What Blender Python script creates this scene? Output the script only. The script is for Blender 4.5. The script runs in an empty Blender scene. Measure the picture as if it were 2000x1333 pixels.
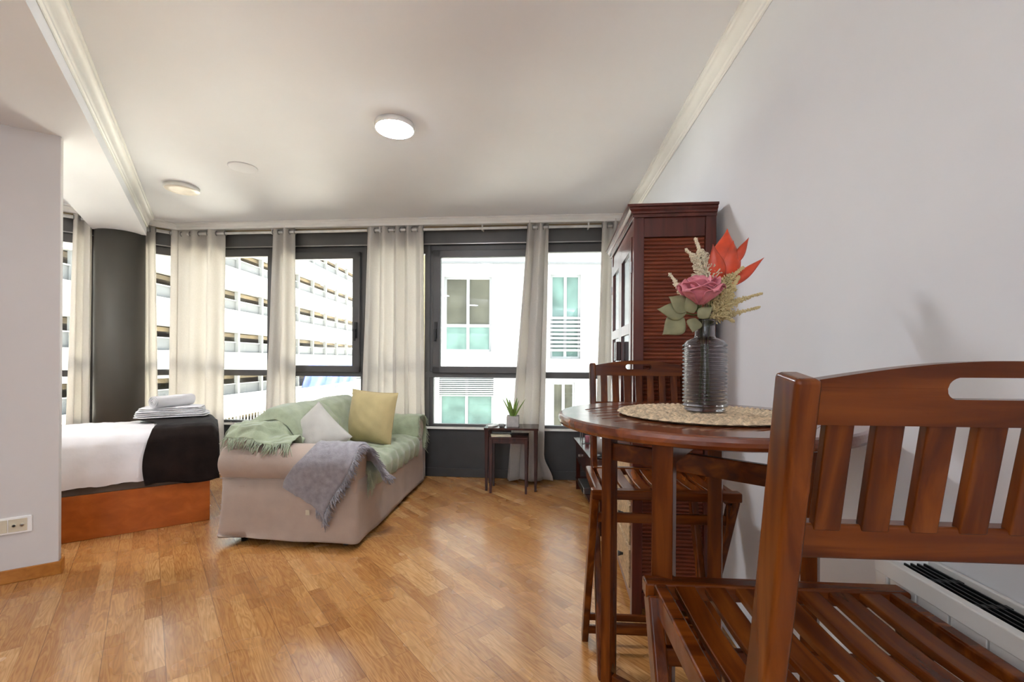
import bpy, math, random
from mathutils import Vector, Matrix
PI = math.pi
S = bpy.context.scene
COL = S.collection
H0 = 1.15                                     # camera height

# ------------------------------------------------------------------ camera
cd = bpy.data.cameras.new('camera'); cam = bpy.data.objects.new('camera', cd); COL.objects.link(cam)
cd.sensor_fit = 'HORIZONTAL'; cd.sensor_width = 36.0; cd.lens = 860/2000*36.0
cd.shift_y = (704-666.5)/2000; cd.clip_start = .02; cd.clip_end = 400
cam.matrix_world = Matrix.Translation((0, 0, H0)) @ Matrix.Rotation(PI/2, 4, 'X') @ Matrix.Rotation(.006, 4, 'Z')
S.camera = cam
S.view_settings.view_transform = 'Standard'; S.view_settings.look = 'None'
S.view_settings.gamma = 1.0; S.view_settings.use_curve_mapping = False
S.view_settings.exposure = 1.1

# ------------------------------------------------------------------ world / sun
W = bpy.data.worlds.new('world'); S.world = W; W.use_nodes = True
bg = W.node_tree.nodes['Background']; bg.inputs[0].default_value = (0.86, 0.93, 1.0, 1); bg.inputs[1].default_value = 3.6
sl = bpy.data.lights.new('sun', 'SUN'); sl.energy = 40.0; sl.angle = .03; sl.color = (1, .96, .9)
so = bpy.data.objects.new('sun', sl); COL.objects.link(so)
so.rotation_euler = Vector((-.07, .08, -1.0)).to_track_quat('-Z', 'Y').to_euler()
FILL_LAMP_W = 26.0                                  # strength of one added, unseen rear ceiling lamp

# ------------------------------------------------------------------ materials
def lin(c):
    return tuple(((x/255)/12.92 if x/255 <= .04045 else ((x/255+.055)/1.055)**2.4) for x in c)+(1,)
def newmat(name):
    m = bpy.data.materials.new(name); m.use_nodes = True
    return m, m.node_tree.nodes, m.node_tree.links
def ramp(N, L, src, cols):
    r = N.new('ShaderNodeValToRGB'); e = r.color_ramp.elements
    e[0].position = cols[0][0]; e[0].color = lin(cols[0][1]); e[1].position = cols[-1][0]; e[1].color = lin(cols[-1][1])
    for p, c in cols[1:-1]:
        k = e.new(p); k.color = lin(c)
    L.new(src, r.inputs[0]); return r.outputs[0]
def mat(name, c, rough=.6, metal=0, var=.06, scale=8, bump=0, bscale=200, coat=0, sheen=0, stretch=(1, 1, 1), spec=.5):
    m, N, L = newmat(name); b = N['Principled BSDF']
    tc = N.new('ShaderNodeTexCoord'); mp = N.new('ShaderNodeMapping'); mp.inputs['Scale'].default_value = stretch
    L.new(tc.outputs['Object'], mp.inputs[0])
    n = N.new('ShaderNodeTexNoise'); n.inputs['Scale'].default_value = scale; n.inputs['Detail'].default_value = 4
    L.new(mp.outputs[0], n.inputs[0])
    lo = tuple(max(0, x*(1-var)) for x in c); hi = tuple(min(255, x*(1+var)) for x in c)
    L.new(ramp(N, L, n.outputs[0], [(.3, lo), (.7, hi)]), b.inputs['Base Color'])
    b.inputs['Roughness'].default_value = rough; b.inputs['Metallic'].default_value = metal
    b.inputs['Coat Weight'].default_value = coat; b.inputs['Coat Roughness'].default_value = .15
    b.inputs['Sheen Weight'].default_value = sheen; b.inputs['Specular IOR Level'].default_value = spec
    if bump:
        n2 = N.new('ShaderNodeTexNoise'); n2.inputs['Scale'].default_value = bscale; n2.inputs['Detail'].default_value = 3
        L.new(mp.outputs[0], n2.inputs[0])
        bp = N.new('ShaderNodeBump'); bp.inputs['Strength'].default_value = bump; bp.inputs['Distance'].default_value = .004
        L.new(n2.outputs[0], bp.inputs['Height']); L.new(bp.outputs[0], b.inputs['Normal'])
    return m
def woodmat(name, dark, mid, light, stretch=(14, 14, 1.2), rough=.27, coat=.12, spec=.22):
    m, N, L = newmat(name); b = N['Principled BSDF']
    tc = N.new('ShaderNodeTexCoord'); mp = N.new('ShaderNodeMapping'); mp.inputs['Scale'].default_value = stretch
    L.new(tc.outputs['Object'], mp.inputs[0])
    n = N.new('ShaderNodeTexNoise'); n.inputs['Scale'].default_value = 2.2; n.inputs['Detail'].default_value = 6; n.inputs['Distortion'].default_value = .7
    L.new(mp.outputs[0], n.inputs[0])
    L.new(ramp(N, L, n.outputs[0], [(.28, dark), (.5, mid), (.74, light)]), b.inputs['Base Color'])
    b.inputs['Roughness'].default_value = rough; b.inputs['Coat Weight'].default_value = coat; b.inputs['Coat Roughness'].default_value = .12; b.inputs['Specular IOR Level'].default_value = spec
    bp = N.new('ShaderNodeBump'); bp.inputs['Strength'].default_value = .12; bp.inputs['Distance'].default_value = .002
    L.new(n.outputs[0], bp.inputs['Height']); L.new(bp.outputs[0], b.inputs['Normal'])
    return m
def glassmat(name, tint=(1, 1, 1), ior=1.45):
    m, N, L = newmat(name); N.remove(N['Principled BSDF']); out = N['Material Output']
    t = N.new('ShaderNodeBsdfTransparent'); t.inputs[0].default_value = (*tint, 1)
    g = N.new('ShaderNodeBsdfGlossy'); g.inputs['Roughness'].default_value = .02
    f = N.new('ShaderNodeFresnel'); f.inputs[0].default_value = ior
    x = N.new('ShaderNodeMixShader'); L.new(f.outputs[0], x.inputs[0]); L.new(t.outputs[0], x.inputs[1]); L.new(g.outputs[0], x.inputs[2])
    L.new(x.outputs[0], out.inputs[0]); return m
def clothmat(name, c, trans=.35, bump=.15):
    m, N, L = newmat(name); b = N['Principled BSDF']; out = N['Material Output']
    tc = N.new('ShaderNodeTexCoord')
    n = N.new('ShaderNodeTexNoise'); n.inputs['Scale'].default_value = 120; n.inputs['Detail'].default_value = 2; L.new(tc.outputs['Object'], n.inputs[0])
    col = ramp(N, L, n.outputs[0], [(.3, tuple(x*.97 for x in c)), (.7, c)])
    L.new(col, b.inputs['Base Color']); b.inputs['Roughness'].default_value = .9; b.inputs['Specular IOR Level'].default_value = .15
    bp = N.new('ShaderNodeBump'); bp.inputs['Strength'].default_value = bump; bp.inputs['Distance'].default_value = .002
    L.new(n.outputs[0], bp.inputs['Height']); L.new(bp.outputs[0], b.inputs['Normal'])
    t = N.new('ShaderNodeBsdfTranslucent'); L.new(col, t.inputs[0])
    x = N.new('ShaderNodeMixShader'); x.inputs[0].default_value = trans
    L.new(b.outputs[0], x.inputs[1]); L.new(t.outputs[0], x.inputs[2]); L.new(x.outputs[0], out.inputs[0]); return m
def emit(name, c, s):
    m, N, L = newmat(name); b = N['Principled BSDF']; b.inputs['Base Color'].default_value = (.9, .9, .9, 1)
    b.inputs['Emission Color'].default_value = lin(c); b.inputs['Emission Strength'].default_value = s; return m

def parquet():
    m, N, L = newmat('oak_parquet'); b = N['Principled BSDF']
    def math_(op, a, b_=None, c=None):
        n = N.new('ShaderNodeMath'); n.operation = op
        for i, v in enumerate((a, b_, c)):
            if v is None: continue
            if isinstance(v, (int, float)): n.inputs[i].default_value = v
            else: L.new(v, n.inputs[i])
        return n.outputs[0]
    geo = N.new('ShaderNodeTexCoord'); sp = N.new('ShaderNodeSeparateXYZ'); L.new(geo.outputs['Object'], sp.inputs[0])
    nx, ny = .770, .638
    n = math_('ADD', math_('MULTIPLY', sp.outputs[0], nx), math_('MULTIPLY', sp.outputs[1], ny))
    t = math_('ADD', math_('MULTIPLY', sp.outputs[0], -ny), math_('MULTIPLY', sp.outputs[1], nx))
    nb = math_('DIVIDE', math_('SUBTRACT', n, .0584), .1864)
    ns = math_('MULTIPLY', nb, 3.0)
    row = math_('FLOOR', ns); brow = math_('FLOOR', nb)
    def wn(v, w):
        c = N.new('ShaderNodeCombineXYZ'); L.new(v, c.inputs[0])
        if w is not None: L.new(w, c.inputs[1])
        q = N.new('ShaderNodeTexWhiteNoise'); q.noise_dimensions = '2D'; L.new(c.outputs[0], q.inputs[0]); return q.outputs[0]
    ts = math_('ADD', math_('DIVIDE', t, .42), math_('MULTIPLY', wn(row, None), 7.3))
    cell = math_('FLOOR', ts)
    tb = math_('ADD', math_('DIVIDE', t, 2.2), math_('MULTIPLY', wn(brow, None), 3.7))
    rnd = wn(row, cell)
    base = ramp(N, L, rnd, [(0, (178, 124, 68)), (.25, (192, 137, 78)), (.5, (198, 144, 84)), (.8, (204, 152, 92)), (1, (216, 168, 110))])
    # grain
    cb = N.new('ShaderNodeCombineXYZ')
    L.new(math_('ADD', math_('MULTIPLY', n, 26), math_('MULTIPLY', rnd, 40)), cb.inputs[0]); L.new(math_('MULTIPLY', t, 2.6), cb.inputs[1]); L.new(math_('MULTIPLY', rnd, 90), cb.inputs[2])
    g = N.new('ShaderNodeTexNoise'); g.inputs['Scale'].default_value = 1.0; g.inputs['Detail'].default_value = 2; g.inputs['Distortion'].default_value = .5; L.new(cb.outputs[0], g.inputs[0])
    rings = math_('FRACT', math_('MULTIPLY', g.outputs[0], 9))
    gl = ramp(N, L, rings, [(0, (200, 184, 165)), (.5, (255, 255, 255)), (1, (222, 208, 190))])
    f2 = N.new('ShaderNodeTexNoise'); f2.inputs['Scale'].default_value = 6.0; f2.inputs['Detail'].default_value = 3; L.new(cb.outputs[0], f2.inputs[0])
    fl = ramp(N, L, f2.outputs[0], [(.3, (225, 215, 200)), (.7, (255, 255, 255))])
    def mul(a, c, fac=1.0):
        x = N.new('ShaderNodeMix'); x.data_type = 'RGBA'; x.blend_type = 'MULTIPLY'; x.inputs[0].default_value = fac
        L.new(a, x.inputs[6]); L.new(c, x.inputs[7]); return x.outputs[2]
    c1 = mul(mul(base, gl, .75), fl, .7)
    def edge(v, w):
        fr = math_('FRACT', v); d = math_('MINIMUM', fr, math_('SUBTRACT', 1.0, fr)); return math_('LESS_THAN', d, w)
    seam = math_('MAXIMUM', edge(nb, .0065), edge(tb, .0006))
    soft = math_('MULTIPLY', math_('MAXIMUM', edge(ns, .010), edge(ts, .003)), .35)
    sm = math_('MAXIMUM', math_('MULTIPLY', seam, .65), soft)
    x = N.new('ShaderNodeMix'); x.data_type = 'RGBA'; L.new(sm, x.inputs[0]); L.new(c1, x.inputs[6]); x.inputs[7].default_value = lin((90, 50, 22))
    L.new(x.outputs[2], b.inputs['Base Color'])
    r = N.new('ShaderNodeTexNoise'); r.inputs['Scale'].default_value = 3; L.new(geo.outputs['Object'], r.inputs[0])
    L.new(math_('ADD', .235, math_('MULTIPLY', r.outputs[0], .07)), b.inputs['Roughness'])
    b.inputs['Coat Weight'].default_value = .42; b.inputs['Coat Roughness'].default_value = .2
    bp = N.new('ShaderNodeBump'); bp.inputs['Strength'].default_value = .25; bp.inputs['Distance'].default_value = .001
    L.new(math_('SUBTRACT', math_('MULTIPLY', g.outputs[0], .3), sm), bp.inputs['Height']); L.new(bp.outputs[0], b.inputs['Normal'])
    return m

M = {}
M['floor'] = parquet()
M['ceil'] = mat('ceiling_paint', (236, 237, 240), .9, var=.01, scale=1.5)
M['wall'] = mat('wall_paint', (224, 226, 228), .85, var=.012, scale=2, bump=.04, bscale=60)
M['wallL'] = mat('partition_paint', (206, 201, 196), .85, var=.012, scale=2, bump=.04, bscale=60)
M['trim'] = mat('trim_white', (236, 235, 230), .5, var=.01)
M['frame'] = mat('anthracite_aluminium', (84, 83, 82), .42, .2, var=.03)
M['panel'] = mat('anthracite_panel', (58, 59, 59), .5, .1, var=.05)
M['colpaint'] = mat('column_grey', (82, 79, 72), .6, var=.03, scale=3)
M['beigebox'] = mat('beige_shutter_lid', (176, 156, 122), .7)
M['glass'] = glassmat('window_glass', (.96, .98, .97))
M['curtain'] = clothmat('curtain_voile', (236, 232, 226), .54)
M['oakskirt'] = woodmat('oak_skirting', (150, 92, 30), (168, 106, 38), (182, 120, 50), (2, 14, 14), .4, .2)
M['chrome'] = mat('brushed_steel', (170, 168, 165), .3, 1.0, var=.03)
M['rod'] = mat('rod_white', (232, 230, 226), .35)
M['mahog'] = woodmat('cherry_stained_wood', (58, 22, 3), (88, 38, 6), (124, 64, 17))
M['mahogX'] = woodmat('cherry_stained_wood_across', (58, 22, 3), (88, 38, 6), (124, 64, 17), (1.2, 14, 14))
M['mahogY'] = woodmat('cherry_stained_wood_along', (62, 25, 4), (94, 42, 8), (130, 68, 19), (14, 1.2, 14))
M['mahogTop'] = woodmat('cherry_tabletop', (70, 28, 8), (100, 44, 14), (132, 66, 26), (1.2, 14, 14), .24, .5, .45)
M['cab'] = woodmat('cabinet_mahogany', (74, 32, 24), (90, 40, 30), (104, 50, 36), (10, 10, 1.2), .3, .5)
M['cabslat'] = woodmat('cabinet_bamboo_slats', (104, 46, 26), (120, 56, 32), (136, 68, 40), (2, 2, 6), .35, .3)
M['darkwood'] = woodmat('dark_walnut', (40, 16, 11), (56, 24, 17), (70, 32, 22), (10, 10, 2), .3, .15)
M['sofa'] = mat('sofa_canvas', (174, 156, 142), .95, var=.03, bump=.3, bscale=260, sheen=.2)
M['green'] = mat('sage_throw', (154, 164, 136), .95, var=.07, scale=14, bump=.5, bscale=150, sheen=.4)
M['lilac'] = mat('grey_lilac_throw', (142, 138, 142), .95, var=.09, scale=30, bump=.6, bscale=180, sheen=.3)
M['yellow'] = mat('mustard_cotton', (182, 165, 118), .9, var=.04, bump=.3, bscale=200, sheen=.2)
M['pgrey'] = mat('pale_grey_cotton', (184, 181, 172), .9, var=.04, bump=.3, bscale=200, sheen=.2)
M['sheet'] = mat('white_bed_linen', (232, 228, 228), .85, var=.015, bump=.25, bscale=30)
M['fur'] = mat('dark_brown_plush', (30, 22, 19), .8, var=.25, scale=10, bump=.6, bscale=300, sheen=.05, spec=.1)
M['bedwood'] = woodmat('cherry_laminate', (152, 74, 22), (166, 84, 27), (180, 96, 34), (1.0, 8, 8), .35, .2)
M['bedbase'] = mat('bed_base_cloth', (96, 82, 70), .9)
M['towel'] = mat('white_terry', (236, 234, 236), .95, var=.02, bump=.8, bscale=350)
M['black'] = mat('black_plastic', (22, 22, 22), .4)
M['ivory'] = mat('ivory_plastic', (206, 196, 170), .45)
M['rad'] = mat('radiator_white', (226, 225, 220), .45, var=.01)
M['grille'] = mat('grille_black', (22, 24, 24), .4, .2)
M['concrete'] = mat('pale_concrete', (172, 168, 164), .85, var=.06, scale=30, bump=.4, bscale=80)
M['aloe'] = mat('aloe_green', (112, 142, 66), .5, var=.2, scale=20)
M['mat_straw'] = mat('seagrass_straw', (200, 178, 146), .85, var=.2, scale=90, bump=.8, bscale=240)
M['rose'] = mat('rose_pink', (214, 128, 140), .6, var=.08, scale=30)
M['rosein'] = mat('rose_apricot', (222, 140, 96), .6, var=.1, scale=60)
M['orange'] = mat('vermilion_petal', (206, 72, 38), .4, var=.15, scale=18)
M['cream'] = mat('cream_plume', (232, 220, 192), .9, var=.06)
M['beige'] = mat('wheat_plume', (206, 188, 140), .9, var=.1)
M['leaf'] = mat('dusty_green_leaf', (128, 126, 92), .6, var=.12, scale=25)
M['stem'] = mat('green_stem', (86, 98, 50), .6)
M['drawer'] = mat('woven_drawer_front', (168, 142, 108), .6, var=.3, scale=60, stretch=(1, 3, 1), bump=.9, bscale=120)
M['lampwhite'] = mat('lamp_casing', (238, 236, 230), .4)
M['lampoff'] = mat('lamp_diffuser_unlit', (228, 218, 202), .4)
M['lampfill'] = emit('added_lamp_diffuser', (236, 241, 255), FILL_LAMP_W)
M['lampbright'] = emit('lamp_diffuser_main', (246, 248, 255), 130)
M['fill_glow'] = emit('added_ceiling_fill_glow', (240, 244, 255), 56)  # glow of the added lights that brighten the ceiling
M['ext_white'] = mat('render_white', (118, 119, 118), .9, var=.03, scale=.6)
M['ext_band'] = mat('garage_concrete', (112, 112, 108), .9, var=.07, scale=.5, stretch=(1, 1, .25))
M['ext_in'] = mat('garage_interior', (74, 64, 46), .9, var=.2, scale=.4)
M['ext_mesh'] = mat('garage_mesh', (70, 72, 73), .7, var=.05)
M['ext_beige'] = mat('ochre_render', (116, 106, 80), .9)
M['ext_glass'] = mat('dark_window_glass', (62, 61, 52), .4, var=.2, scale=1.2, spec=.08)
M['ext_green'] = mat('green_tinted_glass', (74, 92, 86), .4, var=.15, scale=2, spec=.08)
M['ext_blue'] = mat('blue_tarpaulin', (34, 56, 140), .7, var=.12, scale=1.5)
M['street'] = mat('street_pale', (226, 221, 210), .9)

# ------------------------------------------------------------------ mesh helpers
class MB:
    def __init__(s): s.v = []; s.f = []; s.sm = []
    def add(s, vs, fs, smooth=False, mx=None):
        o = len(s.v); s.v += [tuple(mx @ Vector(p)) if mx is not None else tuple(p) for p in vs]
        s.f += [tuple(i+o for i in f) for f in fs]; s.sm += [smooth]*len(fs); return s
    def box(s, x0, x1, y0, y1, z0, z1, mx=None):
        vs = [(x0,y0,z0),(x1,y0,z0),(x1,y1,z0),(x0,y1,z0),(x0,y0,z1),(x1,y0,z1),(x1,y1,z1),(x0,y1,z1)]
        return s.add(vs, [(0,3,2,1),(4,5,6,7),(0,1,5,4),(1,2,6,5),(2,3,7,6),(3,0,4,7)], False, mx)
    def bar(s, p0, p1, w, h, up=(0, 0, 1), w1=None, h1=None):
        p0 = Vector(p0); p1 = Vector(p1); d = (p1-p0).normalized(); up = Vector(up)
        r = d.cross(up).normalized(); u = r.cross(d).normalized(); w1 = w1 or w; h1 = h1 or h
        vs = []
        for p, a, b in ((p0, w/2, h/2), (p1, w1/2, h1/2)):
            vs += [p-r*a-u*b, p+r*a-u*b, p+r*a+u*b, p-r*a+u*b]
        return s.add(vs, [(0,1,2,3),(7,6,5,4),(0,4,5,1),(1,5,6,2),(2,6,7,3),(3,7,4,0)])
    def poly_bar(s, pts, w, h, side=(1, 0, 0)):
        # swept rectangular section through pts; 'side' is the constant width direction
        sd = Vector(side).normalized(); pts = [Vector(p) for p in pts]; n = len(pts); vs = []
        for i, p in enumerate(pts):
            a = pts[max(0, i-1)]; b = pts[min(n-1, i+1)]; d = (b-a).normalized(); u = sd.cross(d).normalized()
            vs += [p-sd*w/2-u*h/2, p+sd*w/2-u*h/2, p+sd*w/2+u*h/2, p-sd*w/2+u*h/2]
        fs = [(0,1,2,3), tuple(4*(n-1)+k for k in (3,2,1,0))]
        for i in range(n-1):
            for k in range(4):
                a = 4*i+k; b = 4*i+(k+1) % 4; fs.append((a, a+4, b+4, b))
        return s.add(vs, fs)
    def prism(s, poly, z0, z1, mx=None):
        n = len(poly); vs = [(x, y, z0) for x, y in poly]+[(x, y, z1) for x, y in poly]
        fs = [tuple(range(n-1, -1, -1)), tuple(range(n, 2*n))]+[(i, (i+1) % n, (i+1) % n+n, i+n) for i in range(n)]
        return s.add(vs, fs, False, mx)
    def tube(s, pts, r, n=10, caps=True):
        pts = [Vector(p) for p in pts]; m = len(pts); vs = []; fs = []
        rr = r if isinstance(r, (list, tuple)) else [r]*m
        d0 = (pts[1]-pts[0]).normalized(); a = Vector((0, 0, 1)) if abs(d0.z) < .9 else Vector((1, 0, 0))
        for i, p in enumerate(pts):
            d = (pts[min(m-1, i+1)]-pts[max(0, i-1)]).normalized(); u = d.cross(a).normalized(); w = u.cross(d).normalized(); a = w
            for k in range(n):
                t = 2*PI*k/n; vs.append(p+(u*math.cos(t)+w*math.sin(t))*rr[i])
        for i in range(m-1):
            for k in range(n): fs.append((i*n+k, i*n+(k+1) % n, (i+1)*n+(k+1) % n, (i+1)*n+k))
        if caps: fs += [tuple(range(n-1, -1, -1)), tuple(range((m-1)*n, m*n))]
        return s.add(vs, fs, True)
    def lathe(s, prof, c=(0, 0, 0), n=48, close=True):
        vs = []; fs = []; m = len(prof)
        for r, z in prof:
            for k in range(n):
                t = 2*PI*k/n; vs.append((c[0]+r*math.cos(t), c[1]+r*math.sin(t), c[2]+z))
        for i in range(m-1):
            for k in range(n): fs.append((i*n+k, i*n+(k+1) % n, (i+1)*n+(k+1) % n, (i+1)*n+k))
        if close: fs += [tuple(range(n-1, -1, -1)), tuple(range((m-1)*n, m*n))]
        return s.add(vs, fs, True)
    def grid(s, fn, nu, nv, closed_u=False):
        vs = [fn(i/nu, j/nv) for j in range(nv+1) for i in range(nu+1)]; w = nu+1
        fs = [(j*w+i, j*w+i+1, (j+1)*w+i+1, (j+1)*w+i) for j in range(nv) for i in range(nu)]
        return s.add(vs, fs, True)
    def build(s, name, m, parent=None, loc=None, rotz=0, bevel=0, solid=0, sub=0, matrix=None, angle=35, bseg=2):
        me = bpy.data.meshes.new(name); me.from_pydata(s.v, [], s.f)
        me.polygons.foreach_set('use_smooth', [bool(x) or bevel > 0 for x in s.sm]); me.update()
        me.materials.append(M[m] if isinstance(m, str) else m)
        o = bpy.data.objects.new(name, me); COL.objects.link(o)
        if parent is not None: o.parent = parent
        if loc is not None: o.location = loc
        o.rotation_euler = (0, 0, rotz)
        if matrix is not None: o.matrix_local = matrix
        if solid:
            md = o.modifiers.new('solid', 'SOLIDIFY'); md.thickness = solid; md.offset = 0
        if bevel:
            md = o.modifiers.new('bevel', 'BEVEL'); md.width = bevel; md.segments = bseg; md.limit_method = 'ANGLE'; md.angle_limit = math.radians(angle); md.harden_normals = True
        if sub:
            md = o.modifiers.new('sub', 'SUBSURF'); md.levels = sub; md.render_levels = sub
        return o
def thing(name, label, cat, loc=(0, 0, 0), rotz=0, group=None):
    o = bpy.data.objects.new(name, None); COL.objects.link(o); o.location = loc; o.rotation_euler = (0, 0, rotz)
    o.empty_display_size = .1
    o['label'] = label; o['category'] = cat
    if group: o['group'] = group
    return o
def tag(o, label, cat, group=None, kind=None):
    o['label'] = label; o['category'] = cat
    if group: o['group'] = group
    if kind: o['kind'] = kind
    return o
def st(o): o['kind'] = 'structure'; return o
def copy_tree(o, parent=None):
    c = o.copy(); COL.objects.link(c); c.parent = parent
    for ch in list(o.children): copy_tree(ch, c)
    return c
def noise(x, y=0, z=0):
    return math.sin(x*1.7+y*2.3+z)*.5+math.sin(x*3.1-y*1.3+z*2.1+1.3)*.3+math.sin(x*5.3+y*4.7+z*1.7+.7)*.2
def clamp(x, a=0., b=1.): return max(a, min(b, x))
def sstep(a, b, x):
    t = clamp((x-a)/(b-a)); return t*t*(3-2*t)
def interp(pts, t):
    # pts: list of tuples; arc length parametrised 0..1
    L_ = [0]
    for a, b in zip(pts, pts[1:]): L_.append(L_[-1]+math.dist(a, b))
    q = t*L_[-1]
    for i in range(len(pts)-1):
        if q <= L_[i+1] or i == len(pts)-2:
            k = clamp((q-L_[i])/max(1e-9, L_[i+1]-L_[i])); return tuple(a+(b-a)*k for a, b in zip(pts[i], pts[i+1]))
def spline(pts, n=8):
    out = []; P = [pts[0]]+list(pts)+[pts[-1]]
    for i in range(1, len(P)-2):
        for k in range(n):
            t = k/n; a, b, c, d = (Vector(P[i-1]), Vector(P[i]), Vector(P[i+1]), Vector(P[i+2]))
            out.append(tuple(.5*((2*b)+(c-a)*t+(2*a-5*b+4*c-d)*t*t+(3*b-a-3*c+d)*t**3)))
    out.append(tuple(pts[-1])); return out

# ------------------------------------------------------------------ room plan
CE = 2.50                                  # ceiling height
def RW(y): return .794+.066*y              # right wall x at y
def WW(x): return 4.285-.085*x             # window wall y at x
CR = (1.071, 4.194); CM = (-3.427, 4.576)  # corners of the window wall
WD = Vector((-.729, -.685, 0)); WN = Vector((.685, -.729, 0))   # wing: direction away from the corner, inward normal
CL = (CM[0]+WD.x*2.9, CM[1]+WD.y*2.9)
YB = -2.6
PC = (-2.405, 2.342); PD = (-.825, -.566)  # end of the partition and its direction
PL = (PC[0]+PD[0]*1.1, PC[1]+PD[1]*1.1); PF = (PC[0]+PD[0]*3.2, PC[1]+PD[1]*3.2)
outer = [(RW(YB), YB), CR, CM, CL, (PF[0], PF[1]), PL, (PL[0], YB)]
big = [(1.4, -3.0), (1.4, 4.45), (-3.45, 4.85), (-6.2, 2.6), (-5.6, -.2), (-3.8, -3.0)]
st(MB().prism(big, -.12, 0).build('floor', 'floor'))
st(MB().prism(big, CE, CE+.15).build('ceiling', 'ceil'))
def wallseg(name, a, b, z0, z1, th, m, side=1):
    a = Vector((a[0], a[1], 0)); b = Vector((b[0], b[1], 0)); d = (b-a).normalized(); n = Vector((d.y, -d.x, 0))*th*side
    return st(MB().prism([(a.x, a.y), (b.x, b.y), (b.x+n.x, b.y+n.y), (a.x+n.x, a.y+n.y)], z0, z1).build(name, m))
wallseg('wall_right', (RW(YB-.2), YB-.2), (RW(4.35), 4.35), 0, CE, .15, 'wall', 1)
# rear wall behind the camera with an opening added to let in frontal daylight
m = MB(); XL = PL[0]
m.box(XL-.1, -1.6, YB-.15, YB, 0, CE); m.box(-.6, .62, YB-.15, YB, 0, CE); m.box(-1.6, -.6, YB-.15, YB, 0, .9); m.box(-1.6, -.6, YB-.15, YB, 2.2, CE)
st(m.build('wall_rear', 'wall'))
wallseg('wall_left', (XL, YB), PL, 0, CE, .12, 'wallL', -1)
# partition that ends in a corner at the left of the picture
pn = Vector((-.566, .825, 0)); th = .05
m = MB(); far = (PF[0], PF[1])
m.prism([PC, (PC[0]+pn.x*th, PC[1]+pn.y*th), (far[0]+pn.x*th, far[1]+pn.y*th), far], 0, CE)
st(m.build('wall_partition', 'wallL', bevel=.004))
wallseg('wall_alcove', CL, (PF[0]-.05, PF[1]), 0, CE, .12, 'wallL', -1)
m = MB(); e = .012
q0 = (PC[0]-PD[0]*e, PC[1]-PD[1]*e)
m.prism([(q0[0]-pn.x*e, q0[1]-pn.y*e), (q0[0]+pn.x*(th+e), q0[1]+pn.y*(th+e)), (PC[0]+pn.x*(th+e)+PD[0]*.001, PC[1]+pn.y*(th+e)), (PC[0], PC[1]),
         (PL[0], PL[1]), (PL[0]-pn.x*e, PL[1]-pn.y*e)], 0, .068)
st(m.build('baseboard_partition', 'oakskirt', bevel=.003))

# beam (dropped soffit) towards the column, with cornice
ZB = 2.325
bd = Vector((-.686, 1, 0)).normalized(); bn = Vector((bd.y, -bd.x, 0))       # bn points to the room side
def BX(y): return -.615-.686*y
yb0, yb1 = YB, 4.62
m = MB()
a = Vector((BX(YB), YB, 0)); b = Vector((BX(4.22), 4.22, 0)); n = -bn*.385
m.prism([(a.x, a.y), (b.x, b.y), (b.x+n.x+bd.x*.02, b.y+n.y+bd.y*.02), (a.x+n.x, a.y+n.y)], ZB, CE)
st(m.build('trim_1', 'ceil'))
def cornice(name, a, b, inward, prof, m='trim'):
    a = Vector(a); b = Vector(b); i_ = Vector(inward).normalized(); mb = MB(); n = len(prof)
    vs = [a+i_*o+Vector((0, 0, z)) for o, z in prof]+[b+i_*o+Vector((0, 0, z)) for o, z in prof]
    fs = [(k, k+1, k+1+n, k+n) for k in range(n-1)]+[(n-1, 0, n, 2*n-1), tuple(range(n)), tuple(range(2*n-1, n-1, -1))]
    mb.add(vs, fs); return st(mb.build(name, m, bevel=.0015, bseg=1))
def crown(w, h):
    p = [(0, CE), (w, CE), (w, CE-.008), (w*.86, CE-.010), (w*.84, CE-.018)]
    for k in range(7):
        t = k/6*PI/2; p.append((w*.80-w*.5*math.sin(t), CE-.022-h*.5*(1-math.cos(t))))
    p += [(w*.26, CE-h*.74), (w*.20, CE-h*.78), (w*.20, CE-h*.88), (w*.08, CE-h*.92), (w*.08, CE-h), (0, CE-h)]
    return p
cornice('trim_2', (BX(YB), YB, 0), (BX(4.2), 4.2, 0), bn, crown(.062, .105))
cornice('trim_3', (RW(YB), YB, 0), (RW(4.0), 4.0, 0), (-1, .066, 0), crown(.055, .10))
# column
m = MB().lathe([(.185, 0), (.185, ZB+.02)], (-3.725, 4.18, 0), 64)
st(m.build('trim_4', 'colpaint', angle=60))
# small white fascia in front of the shutter boxes, both walls
u = Vector((1, -.085, 0)).normalized(); wn = Vector((-.085, -1, 0)).normalized()
def ww(x, off=0): p = Vector((x, WW(x), 0))+wn*off; return p
def fascia(name, a, b, inward):
    prof = [(0, CE), (.185, CE), (.185, CE-.012), (.172, CE-.016), (.165, CE-.034), (.157, CE-.040), (.157, CE-.062), (.13, CE-.062), (.13, CE-.04), (0, CE-.04)]
    return cornice(name, a, b, inward, prof)
fascia('trim_5', ww(-3.36), ww(1.06), wn)
def wp(d, off=0): return Vector((CM[0], CM[1], 0))+WD*d+WN*off
fascia('trim_6', wp(2.85), wp(.04), WN)

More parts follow.
